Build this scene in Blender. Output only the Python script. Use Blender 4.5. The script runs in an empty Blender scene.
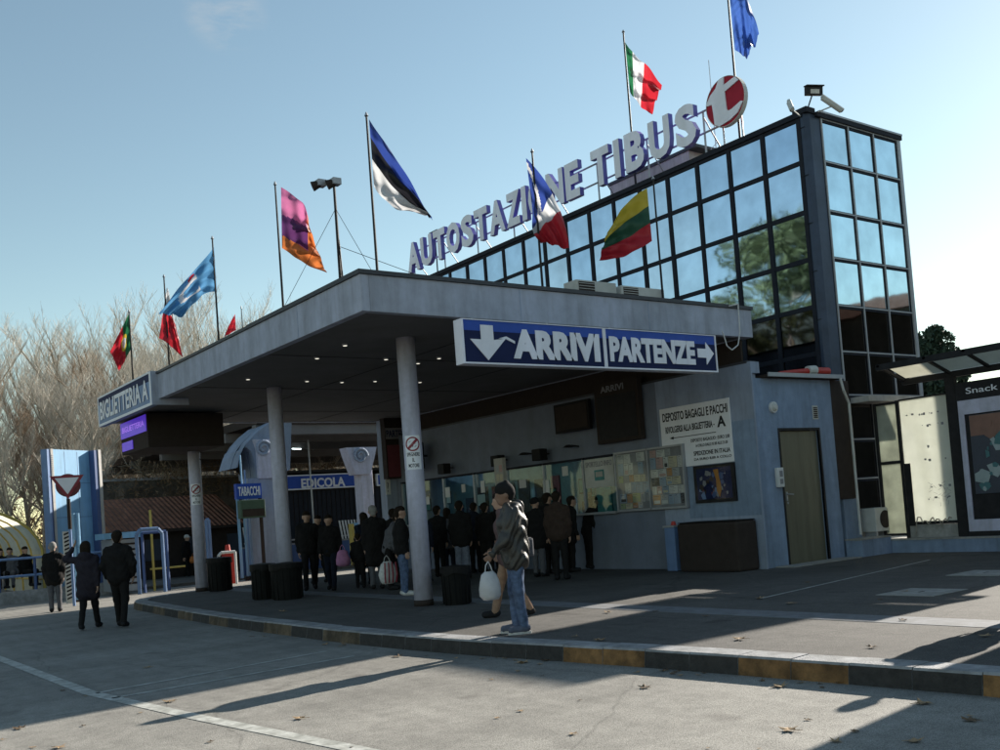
import bpy, math, random
import numpy as np
from mathutils import Vector, Matrix
random.seed(7); rng = np.random.default_rng(7)
PI = math.pi
D = bpy.data
scene = bpy.context.scene
C = scene.collection

# ------------------------------------------------------------------ camera geometry
YAW, PIT, ROL, F, CY = 0.933054458, 0.0408795827, 0.0747997832, 994.866429, 472.505707
CAMH = 1.6
_fw = np.array([math.cos(YAW)*math.cos(PIT), math.sin(YAW)*math.cos(PIT), math.sin(PIT)])
_r = np.array([math.sin(YAW), -math.cos(YAW), 0.0]); _u = np.cross(_r, _fw)
_r, _u = math.cos(ROL)*_r - math.sin(ROL)*_u, math.sin(ROL)*_r + math.cos(ROL)*_u
_o = np.array([0, 0, CAMH])
def ray(px, py): return _r*(px-500)/F - _u*(py-CY)/F + _fw
def atz(px, py, z): d = ray(px, py); return _o + d*(z-CAMH)/d[2]
def atx(px, py, x): d = ray(px, py); return _o + d*x/d[0]
def aty(px, py, y): d = ray(px, py); return _o + d*y/d[1]
def zover(px, py, X, Y): d = ray(px, py); return float((_o + d*math.hypot(X, Y)/math.hypot(d[0], d[1]))[2])

cam = D.cameras.new('camera'); co = D.objects.new('camera', cam); C.objects.link(co)
cam.sensor_width = 36; cam.lens = 36*F/1000; cam.shift_y = (CY-375)/1000
cam.clip_end = 2000; cam.clip_start = .05
M = Matrix([[_r[0], _u[0], -_fw[0], 0], [_r[1], _u[1], -_fw[1], 0], [_r[2], _u[2], -_fw[2], CAMH], [0, 0, 0, 1]])
co.matrix_world = M
scene.camera = co

# ------------------------------------------------------------------ light
AZ, EL = math.radians(7.5), math.radians(23.3)       # sun azimuth measured from +X towards +Y
w = D.worlds.new('World'); scene.world = w; w.use_nodes = True
nt = w.node_tree; bg = nt.nodes['Background']
sky = nt.nodes.new('ShaderNodeTexSky'); sky.sky_type = 'NISHITA'; sky.sun_disc = False
sky.sun_elevation = EL; sky.sun_rotation = PI/2 - AZ
sky.air_density = 1.0; sky.dust_density = .15; sky.ozone_density = 1.2
bg.inputs[1].default_value = .08
tint = nt.nodes.new('ShaderNodeMix'); tint.data_type = 'RGBA'; tint.blend_type = 'MULTIPLY'; tint.inputs[0].default_value = 1
tint.inputs[7].default_value = (1.10, 1.07, .88, 1)
nt.links.new(sky.outputs[0], tint.inputs[6])
# one small wisp of cirrus high in the sky
tcw = nt.nodes.new('ShaderNodeTexCoord'); wd_ = ray(225, 8); wd_ = wd_/np.linalg.norm(wd_)
dp = nt.nodes.new('ShaderNodeVectorMath'); dp.operation = 'DOT_PRODUCT'; dp.inputs[1].default_value = tuple(wd_); nt.links.new(tcw.outputs['Generated'], dp.inputs[0])
mr = nt.nodes.new('ShaderNodeMapRange'); mr.interpolation_type = 'SMOOTHSTEP'; mr.inputs[1].default_value = math.cos(math.radians(2.4)); mr.inputs[2].default_value = math.cos(math.radians(.4)); nt.links.new(dp.outputs['Value'], mr.inputs[0])
mpw = nt.nodes.new('ShaderNodeMapping'); mpw.inputs['Scale'].default_value = (1, 1, 3.2); nt.links.new(tcw.outputs['Generated'], mpw.inputs[0])
nzw = nt.nodes.new('ShaderNodeTexNoise'); nzw.inputs['Scale'].default_value = 16; nzw.inputs['Detail'].default_value = 9; nzw.inputs['Roughness'].default_value = .6; nt.links.new(mpw.outputs[0], nzw.inputs['Vector'])
mr2 = nt.nodes.new('ShaderNodeMapRange'); mr2.inputs[1].default_value = .42; mr2.inputs[2].default_value = .68; mr2.inputs[4].default_value = .5; nt.links.new(nzw.outputs['Fac'], mr2.inputs[0])
ml = nt.nodes.new('ShaderNodeMath'); ml.operation = 'MULTIPLY'; nt.links.new(mr.outputs[0], ml.inputs[0]); nt.links.new(mr2.outputs[0], ml.inputs[1])
mxw = nt.nodes.new('ShaderNodeMix'); mxw.data_type = 'RGBA'; mxw.inputs[7].default_value = (3.4, 3.6, 3.7, 1); nt.links.new(ml.outputs[0], mxw.inputs[0]); nt.links.new(tint.outputs[2], mxw.inputs[6]); nt.links.new(mxw.outputs[2], bg.inputs[0])
sl = D.lights.new('sun', 'SUN'); so = D.objects.new('sun', sl); C.objects.link(so)
sl.energy = 5; sl.angle = math.radians(.5); sl.color = (1, .93, .82)
sd = Vector((math.cos(AZ)*math.cos(EL), math.sin(AZ)*math.cos(EL), math.sin(EL)))
so.rotation_euler = sd.to_track_quat('Z', 'Y').to_euler(); so.location = (40, 10, 40)
vs = scene.view_settings; vs.view_transform = 'Standard'; vs.look = 'None'; vs.gamma = 1; vs.exposure = 1.12; vs.use_curve_mapping = False

# ------------------------------------------------------------------ materials
def mat(name, col, rough=.7, metal=0, var=.12, scale=6, bump=0, bscale=60, spec=.4, emit=None, estr=0, stains=0, scale2=None):
    m = D.materials.new(name); m.use_nodes = True
    t = m.node_tree; b = t.nodes['Principled BSDF']
    b.inputs['Roughness'].default_value = rough; b.inputs['Metallic'].default_value = metal
    b.inputs['Specular IOR Level'].default_value = spec
    tc = t.nodes.new('ShaderNodeTexCoord')
    n = t.nodes.new('ShaderNodeTexNoise'); n.inputs['Scale'].default_value = scale; n.inputs['Detail'].default_value = 8
    n.inputs['Roughness'].default_value = .65
    mp = t.nodes.new('ShaderNodeMapping'); t.links.new(tc.outputs['Object'], mp.inputs[0])
    if scale2: mp.inputs['Scale'].default_value = scale2
    t.links.new(mp.outputs[0], n.inputs['Vector'])
    cr = t.nodes.new('ShaderNodeValToRGB')
    c = np.array(col)
    cr.color_ramp.elements[0].position = .3; cr.color_ramp.elements[1].position = .7
    cr.color_ramp.elements[0].color = (*np.clip(c*(1-var), 0, 1), 1); cr.color_ramp.elements[1].color = (*np.clip(c*(1+var), 0, 1), 1)
    t.links.new(n.outputs['Fac'], cr.inputs[0])
    out = cr.outputs[0]
    if stains:
        n2 = t.nodes.new('ShaderNodeTexNoise'); n2.inputs['Scale'].default_value = scale*.35; n2.inputs['Detail'].default_value = 5
        mp2 = t.nodes.new('ShaderNodeMapping'); mp2.inputs['Scale'].default_value = (1.3, 1.3, .25) if stains > 0 else (1, 1, 1)
        t.links.new(tc.outputs['Object'], mp2.inputs[0]); t.links.new(mp2.outputs[0], n2.inputs['Vector'])
        r2 = t.nodes.new('ShaderNodeValToRGB'); r2.color_ramp.elements[0].position = .38; r2.color_ramp.elements[1].position = .62
        k = 1-abs(stains); r2.color_ramp.elements[0].color = (k, k, k*.97, 1); r2.color_ramp.elements[1].color = (1, 1, 1, 1)
        t.links.new(n2.outputs['Fac'], r2.inputs[0])
        mx = t.nodes.new('ShaderNodeMix'); mx.data_type = 'RGBA'; mx.blend_type = 'MULTIPLY'; mx.inputs[0].default_value = 1
        t.links.new(out, mx.inputs[6]); t.links.new(r2.outputs[0], mx.inputs[7]); out = mx.outputs[2]
    if stains >= .14:
        n4 = t.nodes.new('ShaderNodeTexNoise'); n4.inputs['Scale'].default_value = 5; n4.inputs['Detail'].default_value = 7
        mp4 = t.nodes.new('ShaderNodeMapping'); mp4.inputs['Scale'].default_value = (2, 2, .3); t.links.new(tc.outputs['Object'], mp4.inputs[0]); t.links.new(mp4.outputs[0], n4.inputs['Vector'])
        r4 = t.nodes.new('ShaderNodeValToRGB'); r4.color_ramp.elements[0].position = .30; r4.color_ramp.elements[1].position = .52; r4.color_ramp.elements[0].color = (.86, .85, .83, 1); r4.color_ramp.elements[1].color = (1, 1, 1, 1); t.links.new(n4.outputs['Fac'], r4.inputs[0])
        mx4 = t.nodes.new('ShaderNodeMix'); mx4.data_type = 'RGBA'; mx4.blend_type = 'MULTIPLY'; mx4.inputs[0].default_value = 1; t.links.new(out, mx4.inputs[6]); t.links.new(r4.outputs[0], mx4.inputs[7]); out = mx4.outputs[2]
    t.links.new(out, b.inputs['Base Color'])
    if bump:
        n3 = t.nodes.new('ShaderNodeTexNoise'); n3.inputs['Scale'].default_value = bscale; n3.inputs['Detail'].default_value = 6
        t.links.new(tc.outputs['Object'], n3.inputs['Vector'])
        bp = t.nodes.new('ShaderNodeBump'); bp.inputs['Strength'].default_value = bump; bp.inputs['Distance'].default_value = .02
        t.links.new(n3.outputs['Fac'], bp.inputs['Height']); t.links.new(bp.outputs[0], b.inputs['Normal'])
    if emit: b.inputs['Emission Color'].default_value = (*emit, 1); b.inputs['Emission Strength'].default_value = estr
    return m
def asphalt(name, a, bcol, big=.35, crack=True):
    m = D.materials.new(name); m.use_nodes = True; t = m.node_tree; b = t.nodes['Principled BSDF']
    b.inputs['Roughness'].default_value = .85; b.inputs['Specular IOR Level'].default_value = .3
    tc = t.nodes.new('ShaderNodeTexCoord')
    def noise(s, det=6, sc=(1, 1, 1)):
        mp = t.nodes.new('ShaderNodeMapping'); mp.inputs['Scale'].default_value = sc; t.links.new(tc.outputs['Object'], mp.inputs[0])
        n = t.nodes.new('ShaderNodeTexNoise'); n.inputs['Scale'].default_value = s; n.inputs['Detail'].default_value = det
        t.links.new(mp.outputs[0], n.inputs['Vector']); return n
    def ramp(n, p0, p1, c0, c1):
        r = t.nodes.new('ShaderNodeValToRGB'); e = r.color_ramp.elements; e[0].position = p0; e[1].position = p1; e[0].color = (*c0, 1); e[1].color = (*c1, 1)
        t.links.new(n.outputs['Fac'] if 'Fac' in n.outputs else n.outputs['Distance'], r.inputs[0]); return r.outputs[0]
    def mul(x, y):
        mx = t.nodes.new('ShaderNodeMix'); mx.data_type = 'RGBA'; mx.blend_type = 'MULTIPLY'; mx.inputs[0].default_value = 1
        t.links.new(x, mx.inputs[6]); t.links.new(y, mx.inputs[7]); return mx.outputs[2]
    base = mul(ramp(noise(120, 2), .30, .70, a, bcol), ramp(noise(38, 4), .36, .52, (.78, .77, .76), (1.0, 1.0, 1.0)))   # aggregate speckle
    base = mul(base, ramp(noise(7, 8), .30, .60, (.80, .80, .80), (1, 1, 1)))
    base = mul(base, ramp(noise(1.3, 2), .66, .74, (1, 1, 1), (.66, .65, .65)))
    base = mul(base, ramp(noise(62, 1), .60, .70, (1, 1, 1), (.62, .62, .62)))
    patches = ramp(noise(.55, 6, (.5, 1.4, 1)), .35, .65, (1-big,)*3, (1, 1, 1))
    streak = ramp(noise(2.2, 5, (2.2, .35, 1)), .35, .6, (.86, .86, .86), (1, 1, 1))
    out = mul(mul(base, patches), streak)
    if crack:
        v = t.nodes.new('ShaderNodeTexVoronoi'); v.feature = 'DISTANCE_TO_EDGE'; v.inputs['Scale'].default_value = .35
        nz = noise(1.5, 6); mx = t.nodes.new('ShaderNodeMix'); mx.data_type = 'RGBA'; mx.inputs[0].default_value = .25
        t.links.new(tc.outputs['Object'], mx.inputs[6]); t.links.new(nz.outputs['Color'], mx.inputs[7]); t.links.new(mx.outputs[2], v.inputs['Vector'])
        out = mul(out, ramp(v, .0, .005, (.72, .72, .72), (1, 1, 1)))
    t.links.new(out, b.inputs['Base Color'])
    bp = t.nodes.new('ShaderNodeBump'); bp.inputs['Strength'].default_value = .7; bp.inputs['Distance'].default_value = .006
    t.links.new(noise(90, 3).outputs['Fac'], bp.inputs['Height']); t.links.new(bp.outputs[0], b.inputs['Normal'])
    return m
def translucent(name, col, k=.6, var=.08, scale=3):
    m = mat(name, col, .45, 0, var, scale, stains=.12)
    t = m.node_tree; b = t.nodes['Principled BSDF']; o = t.nodes['Material Output']
    tr = t.nodes.new('ShaderNodeBsdfTranslucent'); mx = t.nodes.new('ShaderNodeMixShader'); mx.inputs[0].default_value = k
    for l in t.links:
        if l.to_socket == b.inputs['Base Color']: src = l.from_socket
    t.links.new(src, tr.inputs[0]); t.links.new(b.outputs[0], mx.inputs[1]); t.links.new(tr.outputs[0], mx.inputs[2]); t.links.new(mx.outputs[0], o.inputs[0])
    return m
def glassy(name, col, alpha, rough=.03):
    m = D.materials.new(name); m.use_nodes = True; t = m.node_tree; o = t.nodes['Material Output']; t.nodes.remove(t.nodes['Principled BSDF'])
    g = t.nodes.new('ShaderNodeBsdfGlossy'); g.inputs[0].default_value = (.9, .95, 1, 1); g.inputs['Roughness'].default_value = rough
    tr = t.nodes.new('ShaderNodeBsdfTransparent'); tr.inputs[0].default_value = (*col, 1)
    fr = t.nodes.new('ShaderNodeLayerWeight'); fr.inputs[0].default_value = .5
    pw = t.nodes.new('ShaderNodeMath'); pw.operation = 'POWER'; pw.inputs[1].default_value = 5; t.links.new(fr.outputs['Facing'], pw.inputs[0])
    ad = t.nodes.new('ShaderNodeMath'); ad.operation = 'ADD'; ad.inputs[1].default_value = alpha; t.links.new(pw.outputs[0], ad.inputs[0])
    mx = t.nodes.new('ShaderNodeMixShader'); t.links.new(ad.outputs[0], mx.inputs[0]); t.links.new(tr.outputs[0], mx.inputs[1]); t.links.new(g.outputs[0], mx.inputs[2])
    t.links.new(mx.outputs[0], o.inputs[0]); return m

MT = dict(
 kfaded=mat('kerb_orange_faded', (.13, .095, .06), .8, var=.4, scale=9, bump=.6, stains=-.5),
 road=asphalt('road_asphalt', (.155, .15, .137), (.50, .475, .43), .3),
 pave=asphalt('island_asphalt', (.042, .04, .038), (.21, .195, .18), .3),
 ground=asphalt('far_ground', (.12, .11, .1), (.2, .19, .17), .3, False),
 stone=mat('kerb_stone', (.30, .30, .31), .8, var=.25, scale=9, bump=.5, stains=-.3),
 korange=mat('kerb_orange', (.23, .12, .045), .8, var=.4, scale=9, bump=.6, stains=-.6),
 kblack=mat('kerb_black', (.035, .032, .03), .8, var=.4, scale=12, bump=.5),
 stripe=mat('pale_paving', (.17, .175, .19), .8, var=.15, scale=14, bump=.2, stains=-.2),
 slab=mat('slab', (.33, .32, .3), .85, var=.15, scale=14, bump=.3, stains=-.25),
 paint=mat('road_paint', (.46, .46, .43), .7, var=.3, scale=16, stains=-.35),
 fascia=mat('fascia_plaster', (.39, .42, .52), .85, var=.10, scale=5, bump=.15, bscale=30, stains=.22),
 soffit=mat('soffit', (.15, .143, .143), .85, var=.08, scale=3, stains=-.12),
 soffit_seam=mat('soffit_seam', (.04, .04, .04), .9),
 coping=mat('coping_dark', (.04, .042, .05), .5, var=.2, bump=.2),
 column=mat('column_paint', (.50, .50, .62), .6, var=.1, scale=10, bump=.15, bscale=25, stains=.15),
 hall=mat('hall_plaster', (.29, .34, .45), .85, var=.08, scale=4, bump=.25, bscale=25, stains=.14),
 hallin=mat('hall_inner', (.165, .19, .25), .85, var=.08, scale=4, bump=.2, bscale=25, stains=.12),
 hallblue=mat('hall_blue_plaster', (.22, .29, .41), .85, var=.12, scale=5, bump=.3, bscale=25, stains=.25),
 door=mat('door_metal', (.155, .145, .10), .5, var=.12, scale=2, stains=.3, scale2=(6, 6, .3)),
 dark=mat('dark_metal', (.02, .019, .02), .6, var=.3, spec=.2),
 dark2=mat('dark_panel', (.04, .031, .027), .8, var=.15, spec=.12),
 black=mat('black_plastic', (.012, .011, .011), .6, var=.2, scale=5, spec=.15),
 bin=mat('bin_plastic', (.010, .010, .0095), .7, var=.25, scale=8, spec=.12, bump=.1),
 frame=mat('mullion_dark', (.018, .02, .028), .7, spec=.15, var=.2),
 pillar=mat('pillar_panel', (.035, .05, .085), .4, metal=.2, var=.3, scale=2),
 alu=mat('aluminium', (.34, .35, .37), .45, metal=.3, var=.08),
 white=mat('white_paint', (.62, .62, .62), .5, var=.05, stains=-.08),
 offwhite=mat('offwhite', (.52, .52, .50), .6, var=.08, stains=-.15),
 sign_white=mat('sign_white', (.74, .75, .80), .5, var=.04),
 letterw=mat('letter_white', (.80, .80, .90), .45, var=.05, stains=.1),
 letterp=mat('letter_side', (.11, .10, .42), .4, var=.1),
 navy=mat('sign_navy', (.015, .022, .075), .6, var=.12, scale=3, spec=.1),
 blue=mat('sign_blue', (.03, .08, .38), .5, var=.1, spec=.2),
 red=mat('sign_red', (.22, .012, .03), .4, var=.1),
 tred=mat('logo_red', (.34, .02, .04), .6, var=.1, spec=.15),
 brightred=mat('bright_red', (.40, .03, .02), .5, var=.15),
 plum=mat('plum_board', (.15, .035, .045), .45, var=.1),
 txt=mat('text_black', (.015, .015, .02), .6),
 greytxt=mat('text_grey', (.22, .22, .24), .6),
 steelblue=mat('steel_blue_paint', (.15, .24, .44), .5, var=.12, scale=3, stains=.15),
 lightblue=mat('light_blue_paint', (.20, .40, .62), .55, var=.08, scale=2, stains=.15),
 deepblue=mat('deep_blue_paint', (.05, .09, .22), .55, var=.08, scale=2),
 palestone=mat('pale_stone', (.48, .46, .44), .8, var=.1, bump=.2, stains=.2),
 yellow=mat('yellow_paint', (.5, .38, .10), .6, var=.15),
 green=mat('green_paint', (.05, .09, .06), .6),
 cable=mat('cable_white', (.55, .55, .55), .5),
 lamp=mat('lamp_glow', (.8, .9, .9), .5, emit=(.8, .97, 1), estr=3),
 led=mat('led_purple', (.05, .02, .3), .4, emit=(.13, .05, .75), estr=.2),
 ledt=mat('led_text', (.3, .1, .6), .4, emit=(.4, .2, .9), estr=.3),
 downlight=mat('downlight', (.5, .5, .45), .5, emit=(1, .95, .8), estr=.5),
 office=mat('office_wall', (.10, .17, .18), .7, var=.3, scale=3),
 teal=mat('teal_panel', (.05, .20, .20), .5, var=.3, scale=4),
 arch=mat('arch_paint', (.22, .27, .37), .7, var=.1, scale=3, stains=.2), bark=mat('bark', (.30, .27, .22), .9, var=.35, scale=5, bump=.4),
 twig=mat('twig', (.46, .42, .36), .9, var=.35, scale=.6),
 twig2=mat('twig_brown', (.25, .18, .12), .9, var=.3, scale=.6),
 ivy=mat('dry_ivy', (.17, .12, .075), .9, var=.4, scale=4),
 leafdark=mat('evergreen_leaf', (.035, .06, .035), .7, var=.4, scale=3),
 leafgreen=mat('tree_leaf', (.06, .085, .035), .7, var=.4, scale=3),
 deadleaf=mat('dead_leaf', (.30, .20, .11), .8, var=.3, scale=30),
 deadleaf2=mat('dead_leaf_brown', (.12, .075, .04), .8, var=.3, scale=30),
 oldwall=mat('old_wall', (.12, .105, .09), .9, var=.35, scale=3, bump=.5, bscale=12, stains=.4),
 far=mat('far_building', (.34, .33, .31), .9, var=.05, scale=.6, stains=.1),
 farglass=mat('far_window', (.05, .06, .08), .3),
)
cream = translucent('cream_polycarbonate', (.66, .66, .56), .65)
panelw = translucent('white_frosted_glass', (.74, .75, .70), .55, .05)
panelg = translucent('green_frosted_glass', (.50, .52, .46), .55, .2, 2.5)
roofglass = translucent('shelter_roof_glass', (.45, .44, .36), .5)
gpane = glassy('clear_glass', (.80, .88, .88), .022)
gboard = glassy('board_glass', (.95, .96, .96), .012, .05)

def mirror(name, col, wav=.02):
    m = D.materials.new(name); m.use_nodes = True; t = m.node_tree; b = t.nodes['Principled BSDF']
    b.inputs['Base Color'].default_value = (*col, 1); b.inputs['Metallic'].default_value = 1; b.inputs['Roughness'].default_value = .035
    tc = t.nodes.new('ShaderNodeTexCoord'); n = t.nodes.new('ShaderNodeTexNoise'); n.inputs['Scale'].default_value = .9; n.inputs['Detail'].default_value = 1.5
    t.links.new(tc.outputs['Object'], n.inputs['Vector']); bp = t.nodes.new('ShaderNodeBump'); bp.inputs['Strength'].default_value = wav; bp.inputs['Distance'].default_value = .2
    t.links.new(n.outputs['Fac'], bp.inputs['Height']); t.links.new(bp.outputs[0], b.inputs['Normal'])
    n2 = t.nodes.new('ShaderNodeTexNoise'); n2.inputs['Scale'].default_value = 1.7; n2.inputs['Detail'].default_value = 6; t.links.new(tc.outputs['Object'], n2.inputs['Vector'])
    cr = t.nodes.new('ShaderNodeValToRGB'); cr.color_ramp.elements[0].color = (*(np.array(col)*.82), 1); cr.color_ramp.elements[1].color = (*np.clip(np.array(col)*1.1, 0, 1), 1)
    cr.color_ramp.elements[0].position = .3; cr.color_ramp.elements[1].position = .7
    t.links.new(n2.outputs['Fac'], cr.inputs[0]); t.links.new(cr.outputs[0], b.inputs['Base Color'])
    return m
MT['pane'] = mirror('mirror_glass_blue', (.55, .68, .80), .035); MT['paneb'] = mirror('mirror_glass_mid', (.50, .64, .78), .03); MT['panec'] = mirror('mirror_glass_grey', (.60, .70, .79), .045); MT['pane2'] = mirror('mirror_glass_pale', (.52, .68, .76))
MT['panedark'] = mirror('mirror_glass_dark', (.10, .095, .095))

def tiles():
    m = mat('roof_tiles', (.25, .10, .055), .85, var=.35, scale=7, bump=.4, stains=-.3)
    t = m.node_tree; b = t.nodes['Principled BSDF']; tc = t.nodes.new('ShaderNodeTexCoord')
    wv = t.nodes.new('ShaderNodeTexWave'); wv.inputs['Scale'].default_value = 1.6; wv.bands_direction = 'X'
    t.links.new(tc.outputs['Object'], wv.inputs[0]); bp = t.nodes.new('ShaderNodeBump'); bp.inputs['Distance'].default_value = .08
    t.links.new(wv.outputs['Fac'], bp.inputs['Height']); t.links.new(bp.outputs[0], b.inputs['Normal']); return m
MT['tiles'] = tiles()

# ------------------------------------------------------------------ mesh helpers
class MB:
    def __init__(s): s.v = []; s.f = []; s.mi = []; s.mats = []
    def m(s, mt):
        mt = MT[mt] if isinstance(mt, str) else mt
        if mt not in s.mats: s.mats.append(mt)
        return s.mats.index(mt)
    def add(s, vs, fs, mt):
        o = len(s.v); k = s.m(mt); s.v += [tuple(map(float, p)) for p in vs]; s.f += [tuple(i+o for i in f) for f in fs]; s.mi += [k]*len(fs); return s
    def box(s, x0, x1, y0, y1, z0, z1, mt):
        x0, x1 = min(x0, x1), max(x0, x1); y0, y1 = min(y0, y1), max(y0, y1); z0, z1 = min(z0, z1), max(z0, z1)
        return s.add([(x, y, z) for z in (z0, z1) for y in (y0, y1) for x in (x0, x1)], [(0, 2, 3, 1), (4, 5, 7, 6), (0, 1, 5, 4), (2, 6, 7, 3), (0, 4, 6, 2), (1, 3, 7, 5)], mt)
    def plate(s, fr, u0, u1, v0, v1, n0, n1, mt):
        O, U, V, N = [np.array(q, float) for q in fr]
        vs = [O+U*u+V*v+N*n for n in (n0, n1) for v in (v0, v1) for u in (u0, u1)]
        return s.add(vs, [(0, 2, 3, 1), (4, 5, 7, 6), (0, 1, 5, 4), (2, 6, 7, 3), (0, 4, 6, 2), (1, 3, 7, 5)], mt)
    def tube(s, a, b, r0, r1=None, mt='dark', n=8, cap=True):
        if r1 is None: r1 = r0
        a = Vector(a); b = Vector(b); d = (b-a)
        if d.length < 1e-6: return s
        q = d.to_track_quat('Z', 'Y'); vs = []
        for p, r in ((a, r0), (b, r1)):
            for i in range(n):
                an = 2*PI*i/n; vs.append(p + q @ Vector((r*math.cos(an), r*math.sin(an), 0)))
        fs = [(i, (i+1) % n, n+(i+1) % n, n+i) for i in range(n)]
        if cap: fs += [tuple(range(n))[::-1], tuple(range(n, 2*n))]
        return s.add(vs, fs, mt)
    def path(s, pts, r, mt, n=6):
        for a, b in zip(pts, pts[1:]): s.tube(a, b, r, r, mt, n)
        return s
    def prism(s, poly, fr, n0, n1, mt):
        O, U, V, N = [np.array(q, float) for q in fr]; k = len(poly)
        vs = [O+U*u+V*v+N*n0 for u, v in poly] + [O+U*u+V*v+N*n1 for u, v in poly]
        return s.add(vs, [tuple(range(k))[::-1], tuple(range(k, 2*k))] + [(i, (i+1) % k, k+(i+1) % k, k+i) for i in range(k)], mt)
    def build(s, name, parent=None, bevel=0, smooth=False, loc=None):
        me = D.meshes.new(name); vs = s.v
        if loc is not None: vs = [(a-loc[0], b-loc[1], c-loc[2]) for a, b, c in vs]
        me.from_pydata(vs, [], s.f); me.materials.clear()
        for mt in s.mats: me.materials.append(mt)
        me.polygons.foreach_set('material_index', s.mi)
        if smooth: me.polygons.foreach_set('use_smooth', [True]*len(me.polygons))
        me.update(); o = D.objects.new(name, me); C.objects.link(o)
        if loc is not None: o.location = loc
        if parent: o.parent = parent; 
        if parent and loc is None: o.matrix_parent_inverse = parent.matrix_world.inverted() if False else Matrix.Translation(-parent.location)
        if bevel:
            b = o.modifiers.new('bevel', 'BEVEL'); b.width = bevel; b.segments = 2; b.limit_method = 'ANGLE'
        return o
def tag(o, label=None, cat=None, group=None, kind=None):
    if label: o['label'] = label
    if cat: o['category'] = cat
    if group: o['group'] = group
    if kind: o['kind'] = kind
    return o
def empty(name, loc, label, cat, group=None):
    o = D.objects.new(name, None); C.objects.link(o); o.location = loc; o.empty_display_size = .2
    return tag(o, label, cat, group)
FX = lambda X, Y=0, Z=0: ((X, Y, Z), (0, -1, 0), (0, 0, 1), (-1, 0, 0))      # a face that looks towards -X; u runs towards -Y
FY = lambda Y, X=0, Z=0: ((X, Y, Z), (1, 0, 0), (0, 0, 1), (0, -1, 0))       # a face that looks towards -Y; u runs towards +X

def text(mb, s, fr, u0, u1, v0, v1, n0, n1, mt, side=None, bold=.0, wrap=None, slant=0):
    c = D.curves.new('t', 'FONT'); c.body = s; c.offset = bold; c.resolution_u = 3; c.extrude = .5
    o = D.objects.new('t', c); C.objects.link(o); dg = bpy.context.evaluated_depsgraph_get(); dg.update()
    me = D.meshes.new_from_object(o.evaluated_get(dg)); v = np.array([p.co[:] for p in me.vertices]); fs = [tuple(p.vertices) for p in me.polygons]
    D.objects.remove(o); D.curves.remove(c); D.meshes.remove(me)
    a, b = v.min(0), v.max(0)
    x = (v[:, 0]-a[0])/(b[0]-a[0]); y = (v[:, 1]-a[1])/(b[1]-a[1]); z = (v[:, 2] > 0)*1.0
    if not wrap: O, U, V, N = [np.array(q, float) for q in fr]
    U_ = u0+(u1-u0)*x; V_ = v0+(v1-v0)*y; N_ = n0+(n1-n0)*z
    if wrap: P = [wrap(p, q, n) for p, q, n in zip(U_, V_, N_)]
    else: P = O + U_[:, None]*U + V_[:, None]*V + N_[:, None]*N
    if side is None: mb.add(P, fs, mt)
    else:
        front = [f for f in fs if all(z[i] == 1 for i in f)]; rest = [f for f in fs if not all(z[i] == 1 for i in f)]
        mb.add(P, front, mt); mb.add(P, rest, side)
    return mb

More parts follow.
